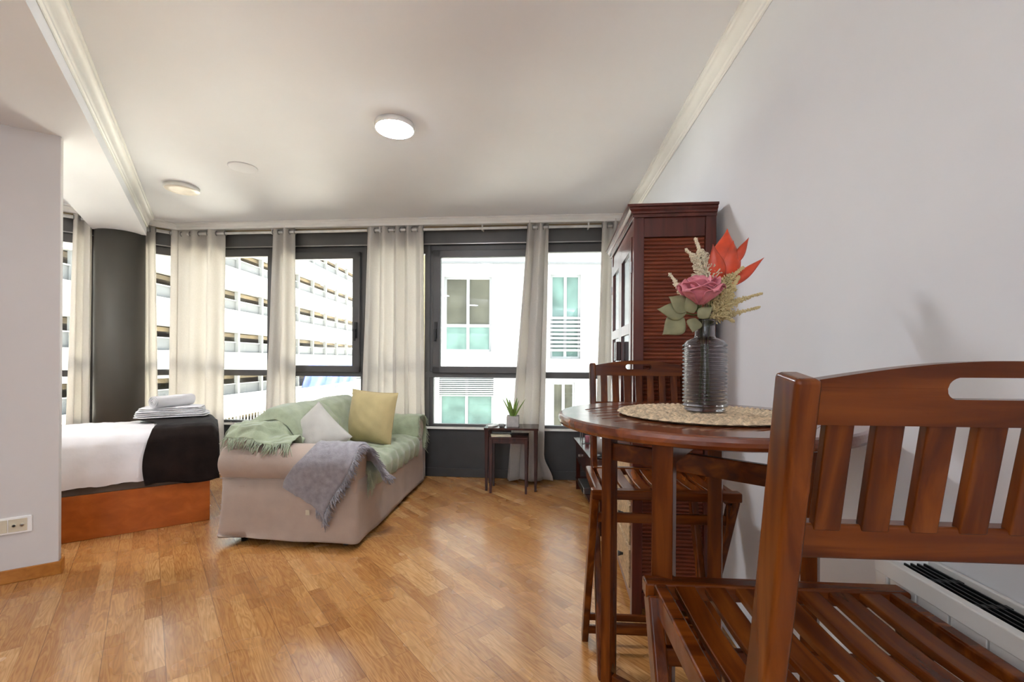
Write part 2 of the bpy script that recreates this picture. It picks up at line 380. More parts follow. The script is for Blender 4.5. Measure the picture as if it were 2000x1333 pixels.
# ---- window walls
def winwall(P, a0, a1, name):
    # P(s, off) gives point on the wall plane; structure pieces as prisms between s=a0..a1
    def pr(mb, s0, s1, o0, o1, z0, z1):
        q = [P(s0, o0), P(s1, o0), P(s1, o1), P(s0, o1)]; mb.prism([(p.x, p.y) for p in q], z0, z1)
    m = MB(); pr(m, a0, a1, 0, -.12, 0, .47); pr(m, a0, a1, 0, -.12, 2.275, CE)
    st(m.build('wall_'+name, 'panel'))
    m = MB(); pr(m, a0, a1, .012, 0, 0, .085); st(m.build('baseboard_'+name, 'panel', bevel=.004))
    return pr
prA = winwall(lambda s, o: ww(s, o), CM[0], CR[0], 'window')
prB = winwall(lambda s, o: wp(s, o), 0, 2.9, 'wing')
tn = [7]
def trimpiece(pr, s0, s1, o0, o1, z0, z1, mt, bev=.002):
    m = MB(); pr(m, s0, s1, o0, o1, z0, z1); o = st(m.build('trim_%d' % tn[0], mt, bevel=bev)); tn[0] += 1; return o
for pr, s0, s1 in ((prA, CM[0]+.05, CR[0]-.005), (prB, .05, 2.85)):
    trimpiece(pr, s0, s1, .03, .0, 2.285, 2.425, 'frame')
    trimpiece(pr, s0, s1, .035, .03, 2.28, 2.29, 'chrome', .001)
    trimpiece(pr, s0, s1, .03, .0, 2.425, 2.445, 'trim', .001)
    trimpiece(pr, s0, s1, .025, .0, 2.445, 2.475, 'beigebox')
    trimpiece(pr, s0, s1, .02, -.10, .470, .490, 'trim', .001)
wc = [1]
def window(pr, s0, s1, sash=None, hand=0):
    nm = 'window_%d' % wc[0]; wc[0] += 1
    if s1 < s0: s0, s1 = s1, s0
    w = .035
    m = MB()
    pr(m, s0, s1, -.01, -.07, 2.20, 2.285); pr(m, s0, s1, -.01, -.07, .49, .515); pr(m, s0, s1, -.0, -.07, .975, 1.035)
    pr(m, s0, s0+w, -.01, -.07, .49, 2.285); pr(m, s1-w, s1, -.01, -.07, .49, 2.285)
    root = st(m.build(nm, 'frame', bevel=.003))
    g = MB(); pr(g, s0+w, s1-w, -.035, -.041, .515, .975)
    if not sash: pr(g, s0+w, s1-w, -.035, -.041, 1.035, 2.20)
    else: pr(g, s0+.11, s1-.11, -.005, -.011, 1.09, 2.165)
    g.build('pane', 'glass', root)
    if sash:
        m = MB(); a, b = s0+.035, s1-.035
        pr(m, a, b, .028, -.03, 2.155, 2.225); pr(m, a, b, .028, -.03, 1.02, 1.085)
        pr(m, a, a+.075, .028, -.03, 1.02, 2.225); pr(m, b-.075, b, .028, -.03, 1.02, 2.225)
        sh = m.build('sash', 'frame', root, bevel=.005)
        m = MB(); c = (a+.035) if hand < 0 else (b-.035)
        pr(m, c-.014, c+.014, .045, .028, 1.36, 1.52); pr(m, c-.012, c+.012, .075, .045, 1.42, 1.45); pr(m, c-.011, c+.011, .078, .062, 1.33, 1.44)
        m.build('handle', 'black', root, bevel=.004)
    return root
window(prA, -3.40, -2.475)
window(prA, -2.455, -1.485, True, 1)
window(prA, -1.465, -.835)
window(prA, -.815, .235, True, -1)
window(prA, .255, 1.055)
window(prB, .01, .40)
window(prB, .66, 1.70)
window(prB, 1.72, 2.8)
st_ = MB(); prB(st_, .40, .66, 0, -.12, .49, 2.285); st(st_.build('wall_column_backing', 'trim'))
wallx = MB()
for s in (-3.413, -2.465, -1.475, -.825, .245): prA(wallx, s-.012, s+.012, -.0, -.08, .49, 2.285)
st(wallx.build('trim_%d' % tn[0], 'frame')); tn[0] += 1

# ------------------------------------------------------------------ outside
st(MB().box(-60, 60, 5.5, 120, -6.2, -6).build('ground', 'street'))
g = thing('parking_garage', 'long white multi-storey car park with open decks seen through the left windows', 'building', (-20, 35, -6))
def GL(): return MB()
m = GL()
for k in range(8):
    z = -6+4.35+k*3.0-1.35+.0
    z0 = z; m.box(-.25, .25, -27, 27, z0, z0+1.6)
m.build('deck_band', 'ext_band', g)
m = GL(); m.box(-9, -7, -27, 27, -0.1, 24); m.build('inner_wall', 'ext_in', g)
for k in range(7):
    z0 = 4.6-6+k*3.0
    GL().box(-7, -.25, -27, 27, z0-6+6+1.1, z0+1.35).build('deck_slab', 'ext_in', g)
for k in range(7):
    z0 = 4.6-6+k*3.0; m = GL(); m.box(-.1, -.06, -27, 27, z0, z0+.72); m.build('deck_mesh', 'ext_mesh', g)
    m = GL()
    for j in range(19): y = -27+j*3; m.box(-.12, .16, y-.1, y+.1, z0-.1, z0+1.45)
    for j in range(18): m.box(-.02, .02, -27+j*3, -24+j*3, z0+.70, z0+.76)
    m.build('deck_railing', 'ext_white', g)
b2 = thing('apartment_building', 'white rendered apartment block facing the room beyond the right windows', 'building', (0, 12, -6))
def fac(mb, x0, x1, z0, z1, y0=0, y1=.3): mb.box(x0, x1, y0, y1, z0+6, z1+6)
wins = [(-1.86, -.57, 1.38, 3.42), (-1.98, -.5, -1.75, .66), (1.04, 1.86, 1.2, 3.5), (1.1, 1.72, -.75, .55), (3.3, 4.9, 1.3, 3.5), (3.3, 4.9, -1.7, .66)]
m = MB(); xs = sorted({-2.35, 9}|{a for w in wins for a in w[:2]}); zs = sorted({-6, 9}|{a for w in wins for a in w[2:]})
for i in range(len(xs)-1):
    for j in range(len(zs)-1):
        cx, cz = (xs[i]+xs[i+1])/2, (zs[j]+zs[j+1])/2
        if not any(w[0] < cx < w[1] and w[2] < cz < w[3] for w in wins): fac(m, xs[i], xs[i+1], zs[j], zs[j+1])
fac(m, -2.35, 9, -6, 9, 2.2, 2.4); m.build('wall', 'ext_white', b2)
for i, (x0, x1, z0, z1) in enumerate(wins):
    m = MB(); t_ = .06; xm = (x0+x1)/2
    fac(m, x0+t_, x1-t_, z1-t_, z1, .085, .155); fac(m, x0+t_, x1-t_, z0, z0+t_, .085, .155); fac(m, x0, x0+t_, z0, z1, .08, .16); fac(m, x1-t_, x1, z0, z1, .08, .16)
    fac(m, xm-.04, xm+.04, z0+t_, z1-t_, .082, .158)
    if i == 0: fac(m, x0+t_, xm-.04, 2.05, 2.13, .085, .155); fac(m, xm+.04, x1-t_, 2.05, 2.13, .085, .155)
    f_ = m.build('window', 'ext_white', b2)
    m = MB(); fac(m, x0+.03, x1-.03, z0+.03, z1-.03, .11, .13)
    m.build('pane', 'ext_glass' if i in (0, 3, 4) else 'ext_green', f_)
    if i in (0,):
        m = MB(); fac(m, x0+.05, x1-.05, z0+.05, 2.05, .10, .11); m.build('lower_pane', 'ext_green', f_)
    if i in (2, 1):
        m = MB()
        for k in range(9): fac(m, x0-.02, x1+.02, z0+.2+k*.11 if i == 2 else z1-.5+k*.055, (z0+.26+k*.11) if i == 2 else z1-.47+k*.055, .02, .07)
        m.build('shutter_slats', 'ext_white', f_)
m = MB()
for k in range(18): x = -2.05+k*.1; m.box(x-.012, x+.012, -.05, -.02, 4.25, 5.2)
m.box(-2.1, -.35, -.07, 0, 5.2, 5.26); m.box(-2.1, -.35, -.07, 0, 4.2, 4.25); m.build('railing', 'ext_mesh', b2)
MB().box(-2.75, -2.36, .1, .3, 0, 15).build('side_strip', 'ext_beige', b2)
MB().box(-2.35, 9, -.04, 0, 9.78, 9.83).build('string_course', 'ext_mesh', b2)
def tarp(uu, vv):
    y = 41+uu*14; z = .5-2.3*vv+.12*math.sin(uu*9); return (-19.4+.15*math.sin(uu*25+vv*5), y, z-.25*math.sin(uu*PI)*vv)
o = MB().grid(tarp, 60, 12).build('blue_tarpaulin', 'ext_blue', solid=.03); tag(o, 'bright blue tarpaulin hung low on the car park facade', 'tarpaulin')
fn = thing('metal_fence', 'pale railing fence on a low wall in front of the car park', 'fence', (-15, 18, -6))
MB().box(-.15, .15, 0, 26, 0, 3.1).build('fence_wall', 'ext_beige', fn)
m = MB()
for k in range(87): m.box(-.02, .02, .1+k*.3, .15+k*.3, 3.1, 5.0)
m.box(-.04, .04, 0, 26, 4.95, 5.05); m.build('railing', 'ext_white', fn)

# ------------------------------------------------------------------ curtain rods and curtains
ROD = 2.405; RO = .115
def rod(name, a, b, brs, label):
    t = thing(name, label, 'curtain rod', (a.x, a.y, ROD))
    A = Vector((a.x, a.y, ROD)); off = -A
    MB().tube([Vector((0, 0, 0)), Vector((b.x-a.x, b.y-a.y, 0))], .0125, 14).build('pole', 'rod', t)
    d = (b-a).normalized(); n = wn if name == 'curtain_rod' and abs(d.y) < .5 else WN
    for s in brs:
        p = d*s; m = MB(); m.bar(p-n*.085, p, .012, .02); m.box(p.x-.006, p.x+.006, p.y-.016, p.y+.016, -.02, .085); m.build('bracket', 'rod', t)
    for e_ in (Vector((0, 0, 0)), b-a):
        MB().lathe([(.0, -.016), (.014, -.012), (.017, 0), (.014, .012), (0, .016)], tuple(e_), 16).build('finial', 'rod', t)
    return t
pa, pb = ww(-3.27, RO), ww(1.0, RO); rod('curtain_rod', pa, pb, (.9, 2.0, 3.0, 4.0), 'white round curtain rod running the width of the window wall')
rod('curtain_rod', wp(.09, RO), wp(2.6, RO), (.20, 1.02, 2.2), 'white curtain rod on the angled left wing, passing in front of the column backing')
def curtain(P, t0, t1, b0, b1, folds, label, zb=.015, amp=.032, seed=0, group='white eyelet curtains along the windows', kick=None):
    org = P((t0+t1)/2, RO); rt = thing('curtain', label, 'curtain', (org.x, org.y, zb), group=group)
    def fn(uu, vv):
        z = 2.462+(zb-2.462)*vv
        k = vv**1.1
        s = (t0+(t1-t0)*uu)*(1-k)+(b0+(b1-b0)*uu)*k
        ph = uu*folds*2*PI
        am = amp*(1+.35*math.sin(uu*7+seed))*(1+.25*vv)
        off = RO+am*math.sin(ph)+.010*math.sin(ph*.5+vv*3+seed)*vv+.006*math.sin(vv*17+ph+seed)*vv
        s2 = s+.3*am*math.sin(2*ph+seed)*(.2+vv)
        if kick and vv > .9: s2 += kick*sstep(.9, 1, vv)*uu**3
        p = P(s2, off)
        return (p.x-org.x, p.y-org.y, z-zb)
    MB().grid(fn, max(24, int(folds*20)), 60).build('fabric', 'curtain', rt, solid=.0022)
    for j in range(int(folds*2)+1):
        uu = j/(folds*2)
        if uu > 1: break
        p = P(t0+(t1-t0)*uu, RO)-org; d = (P(t1, 0)-P(t0, 0)).normalized()
        q = [Vector((p.x, p.y, ROD-zb))+(Vector((-d.y, d.x, 0))*math.cos(a)*.021+Vector((0, 0, 1))*math.sin(a)*.021) for a in [2*PI*i/16 for i in range(17)]]
        MB().tube(q, .0045, 6, False).build('eyelet', 'chrome', rt)
    return rt
PA = lambda s, o: ww(s, o)
PBw = lambda s, o: wp(s, o)
def PCn(s, o): return ww(s, o) if s > -3.375 else wp(.05+(-3.375-s), o)
curtain(PBw, .68, .80, .68, .84, 1.5, 'narrow white curtain left of the grey column', seed=1)
curtain(PBw, .23, .315, .18, .315, 1.0, 'slim white curtain squeezed between grey column and corner', seed=2, amp=.025)
curtain(PCn, -3.435, -2.87, -3.45, -2.88, 3.0, 'broad white curtain in the corner behind the towels and bed', seed=3, amp=.03)
curtain(PA, -2.367, -2.141, -2.456, -2.115, 2.0, 'white curtain hanging between the two car park view windows', seed=4)
curtain(PA, -1.40, -1.125, -1.465, -1.11, 2.0, 'left of the paired white curtains behind the sofa', seed=5)
curtain(PA, -1.135, -.85, -1.14, -.815, 2.5, 'right of the paired white curtains, beside the opening window behind the sofa', seed=6)
curtain(PA, .15, .345, -.04, .30, 2.0, 'white curtain swept to the floor behind the nested side tables', seed=7, kick=.09)
curtain(PA, .84, .985, .76, .965, 1.5, 'white curtain nearest the right wall, partly behind the tall cabinet', seed=8)

# ------------------------------------------------------------------ ceiling lamps
def lamp(x, y, lit, label, r=.112, m='lampfill'):
    t = thing('ceiling_lamp', label, 'ceiling lamp', (x, y, CE-.028))
    MB().lathe([(r-.003, 0), (r, .004), (r, .028)], n=64).build('casing', 'lampwhite', t)
    MB().lathe([(.001, -.004), (r*.6, -.0035), (r-.008, -.002), (r-.006, .002)], n=64).build('diffuser', m if lit else 'lampoff', t)
    return t
lamp(-.682, 2.53, True, 'lit round flush ceiling lamp near the middle of the ceiling', m='lampbright')
lamp(-3.75, 2.35, True, 'added unseen fill lamp on the ceiling over the bed alcove, hidden by the partition', m='lampbright')  # added out of view to brighten the bed and column
lamp(-2.605, 3.463, False, 'unlit round flush ceiling lamp near the beam cornice', .118)
lamp(-.25, -.9, True, 'added unseen fill lamp on the ceiling in the middle of the rear half of the room')  # this and the next three are added out of view to lift the room
lamp(-2.2, -.2, True, 'added unseen fill lamp on the ceiling over the rear left side before the partition')
lamp(-2.0, -1.8, True, 'added unseen fill lamp on the ceiling in the rear left corner of the room')
lamp(-.2, -2.1, True, 'added unseen fill lamp on the ceiling near the rear wall')
o = MB().lathe([(.085, -.003), (.093, 0), (.093, .003)], n=48).build('ceiling_cover_plate', 'ceil', loc=(-1.907, 3.106, CE-.003))
tag(o, 'thin round white blanking plate on the ceiling between the two lamps', 'cover plate')

def uplighter(x, y, label):  # lights added behind the camera to brighten the ceiling
    t = thing('added_fill_light', label, 'added light', (x, y, 0))
    MB().lathe([(.001, 0), (.14, 0), (.14, .015), (.02, .028)], n=40).build('base', 'lampwhite', t)
    MB().tube([(0, 0, .02), (0, 0, 1.74)], .011, 12).build('pole', 'chrome', t)
    MB().lathe([(.015, 1.72), (.09, 1.74), (.16, 1.80), (.165, 1.80), (.09, 1.73), (.015, 1.71)], n=40, close=False).build('bowl', 'lampwhite', t)
    MB().lathe([(.001, 1.790), (.15, 1.792), (.15, 1.789), (.001, 1.787)], n=40, close=False).build('diffuser', 'fill_glow', t)
uplighter(-1.3, -1.2, 'added unseen fill light standing free in the rear half of the room')
uplighter(.25, -1.9, 'added unseen fill light by the right wall near the rear wall')
# ------------------------------------------------------------------ folding counter chairs
def bx(mb, p, sx, sy, sz): mb.box(p[0]-sx/2, p[0]+sx/2, p[1]-sy/2, p[1]+sy/2, p[2]-sz/2, p[2]+sz/2)
def make_chair(label):
    t = thing('folding_counter_chair', label, 'chair', group='slatted cherry wood counter chairs at the round table')
    SH = .715
    for s in (-1, 1):
        pts = spline([(s*.195, .10, .0), (s*.195, .22, .33), (s*.195, .345, .68), (s*.195, .385, .82), (s*.195, .44, 1.137)], 5)
        MB().poly_bar(pts, .026, .044).build('back_post', 'mahog', t, bevel=.006)
        MB().poly_bar([(s*.232, .335, .0), (s*.232, .02, .690)], .026, .046).build('leg', 'mahog', t, bevel=.005)
    # seat: two side rails, front and rear rail, slats
    m = MB()
    for s in (-1, 1):
        poly = [(.0, -.0012), (.0, -.035), (.02, -.05), (.30, -.045), (.34, -.02), (.34, -.0012)]
        vs = [(s*.218-.013, y, SH+z) for y, z in poly]+[(s*.218+.013, y, SH+z) for y, z in poly]; n = len(poly)
        m.add(vs, [tuple(range(n)), tuple(range(2*n-1, n-1, -1))]+[(i, i+n, (i+1) % n+n, (i+1) % n) for i in range(n)])
    m.box(-.246, .246, -.012, .026, SH-.032, SH); m.box(-.204, .204, .31, .34, SH-.03, SH)
    m.build('seat_frame', 'mahogX', t, bevel=.005)
    for k in range(7):
        x = -.171+k*.057
        pts = spline([(x, .022, SH-.010), (x, .09, SH-.014), (x, .17, SH-.017), (x, .25, SH-.014), (x, .315, SH-.010)], 4)
        MB().poly_bar(pts, .040, .014).build('seat_slat', 'mahogY', t, bevel=.003)
    # top rail with hand hole: outline polygon between front and back skins
    ytop, zc, n = .463, 1.108, 40
    m = MB(); hw = .184; TH = .022
    def top(x): return 1.131+.021*(math.cos(x/hw*PI/2) if abs(x) < hw else 0)
    def lean(z): return .440-.006-(1.137-z)*.18
    def hole(x): # slot half height
        a = .055; r = .011
        if abs(x) > a: return 0
        e_ = a-abs(x); return r if e_ > r else math.sqrt(max(0, r*r-(r-e_)**2))
    xs = [-hw+2*hw*i/n for i in range(n+1)]+[-.055, .055, -.054, .054, -.052, .052, -.049, .049, -.045, .045]; xs = sorted(set(round(x, 5) for x in xs))
    hz = 1.1245
    def strip(zlo, zhi):
        vs = []; fs = []
        for x in xs:
            for z in (zlo(x), zhi(x)):
                y = lean(z); vs += [(x, y-TH/2, z), (x, y+TH/2, z)]
        for i in range(len(xs)-1):
            a = i*4; b = a+4
            if zhi(xs[i])-zlo(xs[i]) < 1e-6 and zhi(xs[i+1])-zlo(xs[i+1]) < 1e-6: continue
            fs += [(a, b, b+2, a+2), (a+1, a+3, b+3, b+1), (a+2, b+2, b+3, a+3), (a, a+1, b+1, b)]
        k = (len(xs)-1)*4; fs += [(0, 2, 3, 1), (k, k+1, k+3, k+2)]
        m.add(vs, fs)
    strip(lambda x: 1.086, lambda x: hz-hole(x)); strip(lambda x: hz+hole(x), top)
    m.build('top_rail', 'mahogX', t, bevel=.003, angle=50)
    m = MB(); y = lean(.955)-.004; m.box(-.184, .184, y-.011, y+.011, .938, .976)
    m.build('lower_back_rail', 'mahogX', t, bevel=.004)
    for k in range(7):
        x = -.147+k*.049
        MB().poly_bar([(x, lean(.97), .97), (x, lean(1.09), 1.09)], .028, .011).build('back_slat', 'mahog', t, bevel=.002)
    def xbar(x0, x1, y, z, w, h): return MB().box(x0, x1, y-w/2, y+w/2, z-h/2, z+h/2)
    xbar(-.22, .22, .308, .055, .014, .032).build('stretcher', 'mahogX', t, bevel=.003)
    xbar(-.22, .22, .276, .125, .014, .026).build('stretcher', 'mahogX', t, bevel=.003)
    xbar(-.182, .182, .157, .155, .018, .034).build('stretcher', 'mahogX', t, bevel=.003)
    xbar(-.22, .22, .062, .60, .014, .034).build('stretcher', 'mahogX', t, bevel=.003)
    return t
aw = math.atan(.066)
ch = make_chair('reddish wood folding counter chair behind the round table, its back before the cabinet')
ch.location = (.517, 1.475, 0); ch.rotation_euler = (0, 0, -aw)
c2 = copy_tree(ch); c2['label'] = 'large foreground reddish wood folding chair seen from behind, cut by the right edge'
c2.location = (.512, .87, 0); c2.rotation_euler = (0, 0, PI-aw)

# ------------------------------------------------------------------ round table
TC = (.487, 1.16); TZ = 1.01; TR = .362
t = thing('round_bistro_table', 'round reddish wood bistro table with slatted top and crossed folding legs', 'table', (TC[0], TC[1], 0))
m = MB(); rim_in = .298
prof = [(rim_in, TZ-.004), (rim_in, TZ), (TR-.010, TZ), (TR-.003, TZ-.003), (TR, TZ-.010), (TR, TZ-.018), (TR-.004, TZ-.025), (TR-.012, TZ-.028), (rim_in-.004, TZ-.028)]
# rim whose inner edge is a hexagon-like cut as in the photo: use an octagonal inner edge
def rimgrid():
    nseg = 160; vs = []; fs = []
    for k in range(nseg):
        a = 2*PI*k/nseg; q = PI/4; loc_a = (a+.35) % q-q/2; ri = .272/math.cos(loc_a)
        for r, z in [(ri, TZ-.026), (ri, TZ-.001), (ri+.002, TZ)]+prof[2:8]+[(ri, TZ-.028)]:
            vs.append((r*math.cos(a), r*math.sin(a), z))
    n = 10-0; n = len(vs)//nseg
    for k in range(nseg):
        for j in range(n): fs.append((k*n+j, ((k+1) % nseg)*n+j, ((k+1) % nseg)*n+(j+1) % n, k*n+(j+1) % n))
    return vs, fs
vs, fs = rimgrid(); m.add(vs, fs, False); m.build('rim', 'mahogTop', t, angle=60)
import itertools
def octr(a): q = PI/4; la = (a+.35) % q-q/2; return .2705/math.cos(la)
def octpoly(): return [(.2705/math.cos(PI/8)*math.cos(PI/4*k-.35), .2705/math.cos(PI/8)*math.sin(PI/4*k-.35)) for k in range(8)]
def clip(poly, nx, ny, d):
    out = []
    for i in range(len(poly)):
        a = poly[i]; b = poly[(i+1) % len(poly)]; da = a[0]*nx+a[1]*ny-d; db = b[0]*nx+b[1]*ny-d
        if da <= 0: out.append(a)
        if da*db < 0: k = da/(da-db); out.append((a[0]+(b[0]-a[0])*k, a[1]+(b[1]-a[1])*k))
    return out
sa = math.radians(28); sn = (-math.sin(sa), math.cos(sa)); sw = .048
for k in range(-6, 6):
    p = clip(octpoly(), sn[0], sn[1], (k+1)*sw-.0034); p = clip(p, -sn[0], -sn[1], -(k*sw+.0034))
    if len(p) >= 3: MB().prism(p, TZ-.02, TZ-.0015).build('top_slat', 'mahogTop', t, bevel=.0012)
L1 = (.297-TC[0], 1.33-TC[1]); L4 = (.673-TC[0], .99-TC[1]); L2 = (.313-TC[0], .902-TC[1]); L3 = (.657-TC[0], 1.418-TC[1])
for (x, y), tz in ((L1, .955), (L2, TZ-.028), (L3, TZ-.028), (L4, .955)):
    an = math.atan2(y, x); mx = Matrix.Translation((x, y, 0)) @ Matrix.Rotation(an, 4, 'Z')
    MB().box(-.016, .016, -.021, .021, 0, tz, mx).build('leg', 'mahog', t, bevel=.003)
def rail(a, b, z0, z1, w, nm='rail'):
    A = Vector((*a, (z0+z1)/2)); B = Vector((*b, (z0+z1)/2)); MB().bar(A, B, w, z1-z0).build(nm, 'mahogX', t, bevel=.003)
rail(L1, L4, .853, .905, .02); rail(L2, L3, .93, .98, .02); rail(L1, L4, .17, .21, .018, 'lower_stretcher'); rail(L2, L3, .22, .26, .018, 'lower_stretcher')
m = MB(); m.box(-.25, .25, -.02, .02, TZ-.05, TZ-.028, Matrix.Rotation(-.5, 4, 'Z')); m.build('batten', 'mahogX', t, bevel=.002)
# placemat
mm = MB(); RM = .215; rings = 9; w = RM/rings
def matfn(uu, vv):
    r = .002+vv*(RM-.002); a = uu*2*PI; ring = int(r/w-1e-6); fr = r/w-ring
    if vv >= 1: ring = rings-1; fr = 1
    nb = max(6, int(2*PI*(ring+.5)*w/.016)); br = math.sin(a*nb+(fr-.5)*3.5*(1 if ring % 2 else -1)+ring)
    z = .0045+.0055*math.sin(fr*PI)*(.62+.38*br)
    if fr < .02 or fr > .98: z = .0035
    rr = r+(.0025*math.sin(a*47)+.0015*math.sin(a*91+1) if ring == rings-1 and fr > .5 else 0)
    return (rr*math.cos(a), rr*math.sin(a), z)
mm.grid(matfn, 640, 72)
mm.lathe([(.002, .0006), (RM-.004, .0006)], n=64, close=False)
o = mm.build('woven_placemat', 'mat_straw', loc=(.50, 1.152, TZ+.0005)); tag(o, 'round braided straw placemat on the bistro table', 'placemat')
# vase
VX, VY, VZ = .504, 1.152, TZ+.0112
t = thing('ribbed_glass_vase', 'smoky grey ribbed glass bottle vase on the straw placemat', 'vase', (VX, VY, VZ))
prof = [(.001, 0), (.046, 0), (.051, .004)]
z = .010; N_ = 17; hgt = .165
for k in range(N_):
    for q in range(6):
        a = q/6*PI; prof.append((.0485+.0068*math.sin(a)**.8, .010+(k+q/6)*hgt/N_))
prof += [(.050, .176), (.046, .182), (.036, .187), (.027, .190), (.0245, .196), (.0245, .222), (.026, .228), (.0305, .231), (.0310, .235), (.028, .238), (.0225, .237)]
inner = [(.0218, .228), (.0215, .196), (.030, .184), (.043, .178), (.0455, .170), (.0455, .020), (.042, .014), (.001, .012)]
vm, N, L = newmat('smoky_ribbed_glass'); b = N['Principled BSDF']; b.inputs['Base Color'].default_value = (.50, .48, .50, 1)
b.inputs['Transmission Weight'].default_value = 1; b.inputs['Roughness'].default_value = .02; b.inputs['IOR'].default_value = 1.45
MB().lathe(prof+inner, n=72, close=False).build('glass_body', vm, t)
# flowers : positions given relative to the vase mouth (x right, y depth, z up)
MX, MY, MZ = VX, VY, VZ+.237
def WPt(px, py, dy=0):
    Y = VY+dy; return Vector(((px-1000)/860*Y, Y, H0+(706.3-py)/860*Y))
def petal(base, tip, width, cup, side=None, curl=0, n=10, shape=.8, up=None):
    base = Vector(base); tip = Vector(tip); d = tip-base; L_ = d.length; d.normalize()
    nrm = Vector(up) if up is not None else Vector((0, -1, .2)); s = d.cross(nrm).normalized(); nn = s.cross(d).normalized()
    def fn(uu, vv):
        a = vv; w_ = width*(max(0, math.sin(PI*min(1, a**shape)))**1.25 if a < 1 else 0)*.56; x = (uu*2-1)
        return tuple(base+d*(a*L_)+s*(x*w_)+nn*(cup*(1-x*x)*math.sin(PI*a)*1.0-curl*a*a))
    return fn, n
def stem_thing(name, label, cat, pts, r, group=None):
    p0 = Vector(pts[0]); t_ = thing(name, label, cat, tuple(p0), group=group)
    q = spline([tuple(Vector(p)-p0) for p in pts], 6); MB().tube(q, r, 7).build('stem', 'stem', t_); return t_, p0
VB = Vector((VX, VY, VZ+.02))
def instem(k, r=.014): a = k*2.4; return VB+Vector((r*math.cos(a), r*math.sin(a), 0)), Vector((VX+.012*math.cos(a+2), VY+.012*math.sin(a+2), MZ-.01))
# rose
rc = WPt(1365, 560, -.02); b0, b1 = instem(0)
t, p0 = stem_thing('artificial_rose', 'full pink rose with apricot heart in the ribbed vase', 'flower', [b0, b1, rc+Vector((0, 0, -.045))], .0025)
random.seed(4)
layers = [(5, .070, .074, .80), (5, .076, .068, .62), (5, .076, .058, .45), (5, .072, .046, .28), (4, .064, .032, .14)]
m = MB(); m2 = MB(); cb = rc-p0+Vector((0, 0, -.044)); ax = Vector((-.04, -.30, 1)).normalized(); ux = ax.cross(Vector((0, 1, 0))).normalized(); uy = ax.cross(ux)
for li, (n, ln, wd, op) in enumerate(layers):
    for k in range(n):
        a = 2*PI*(k+.43*li)/n+random.uniform(-.15, .15); rd = ux*math.cos(a)+uy*math.sin(a); tg = ax.cross(rd); l2 = ln*random.uniform(.92, 1.08)
        def fn(uu, vv, rd=rd, tg=tg, ln=l2, wd=wd, op=op):
            x = uu*2-1; ww_ = wd*(.30+.70*math.sin(min(1, vv*1.25)*PI/2))*(1-.45*sstep(.72, 1, vv)*x*x)
            out = .004+op*.048*math.sin(min(1, vv*1.1)*PI*.5)**.7+.016*op*sstep(.7, 1, vv)
            h = ln*vv*(1-.12*op)-.016*x*x*vv**2-.012*op*sstep(.82, 1, vv)
            cur = math.sqrt(max(1e-6, out*out-min(out*out*.6, (x*ww_*.4)**2)))
            return tuple(cb+rd*cur+tg*(x*ww_*.62)+ax*(h+.002*math.sin(x*6+k)))
        (m2 if li >= 4 else m).grid(fn, 10, 10)
m.build('petals', 'rose', t, solid=.0012); m2.build('heart', 'rosein', t, solid=.001)
# orange bloom
ob = WPt(1408, 556, .02); b0, b1 = instem(1)
t, p0 = stem_thing('orange_silk_bloom', 'tall vermilion silk bloom with pointed petals at the right of the vase', 'flower', [b0, b1, ob], .0028)
for (bx_, by_), (tx, ty), wd, cup, sh in [((1412, 556), (1419, 447), .075, .014, .75), ((1404, 562), (1391, 477), .046, .012, .8), ((1420, 552), (1431, 470), .05, .010, .7)]:
    fn, _ = petal(WPt(bx_, by_, .02)-p0, WPt(tx, ty, .02+.02*(wd > .07)-.02*(wd < .048))-p0, wd, cup, shape=sh); MB().grid(fn, 8, 16).build('petal', 'orange', t, solid=.0012)
for (bx_, by_), (tx, ty), wd in [((1430, 520), (1461, 464), .022), ((1422, 562), (1491, 503), .024)]:
    fn, _ = petal(WPt(bx_, by_, .02)-p0, WPt(tx, ty, .02)-p0, wd, .005, up=(.2, -1, .5)); MB().grid(fn, 6, 14).build('pointed_leaf', 'orange', t, solid=.001)
# plumes
def plume(label, pts, col, wid, seed, n=230, droop=.5):
    random.seed(seed); b0, b1 = instem(seed)
    t_, p0 = stem_thing('dried_plume', label, 'dried flower', [b0, b1]+pts, .0016, 'dried plumes in the vase')
    q = [Vector(p) for p in spline([tuple(Vector(p)-p0) for p in pts], 10)]; m = MB(); L_ = len(q)-1
    for i in range(n):
        f = random.random()**.9; k = f*L_; j = min(int(k), L_-1); c = q[j].lerp(q[j+1], k-j); d = (q[min(j+2, L_)]-q[max(0, j-1)]).normalized()
        a = random.uniform(0, 2*PI); rad = Vector((math.cos(a), math.sin(a), 0)); rad = (rad-d*rad.dot(d)).normalized()
        w_ = wid*(1-f)**.7*math.sin(PI*min(1, .25+f))**.3*random.uniform(.5, 1); e_ = c+rad*w_+d*w_*droop*1.2
        m.tube([c, c.lerp(e_, .5)+d*.002, e_], [.0012, .0022, .0012], 5)
        for s_ in range(3):
            g_ = c.lerp(e_, .4+.3*s_); o_ = Vector((random.uniform(-1, 1), random.uniform(-1, 1), random.uniform(-1, 1)))*.004
            m.tube([g_, g_+o_], [.002, .0009], 4)
    m.build('plume_head', col, t_); return t_
plume('large cream plume rising behind the pink rose', [WPt(1385, 560, .03), WPt(1375, 520, .03), WPt(1357, 466, .03)], 'cream', .046, 2, 620)
plume('short cream side plume leaning left above the rose', [WPt(1378, 540, .03), WPt(1358, 508, .03), WPt(1338, 488, .03)], 'cream', .020, 3, 200)
plume('small cream plume sticking out left of the rose', [WPt(1352, 590, .01), WPt(1328, 565, .01), WPt(1307, 536, .01)], 'cream', .018, 4, 200)
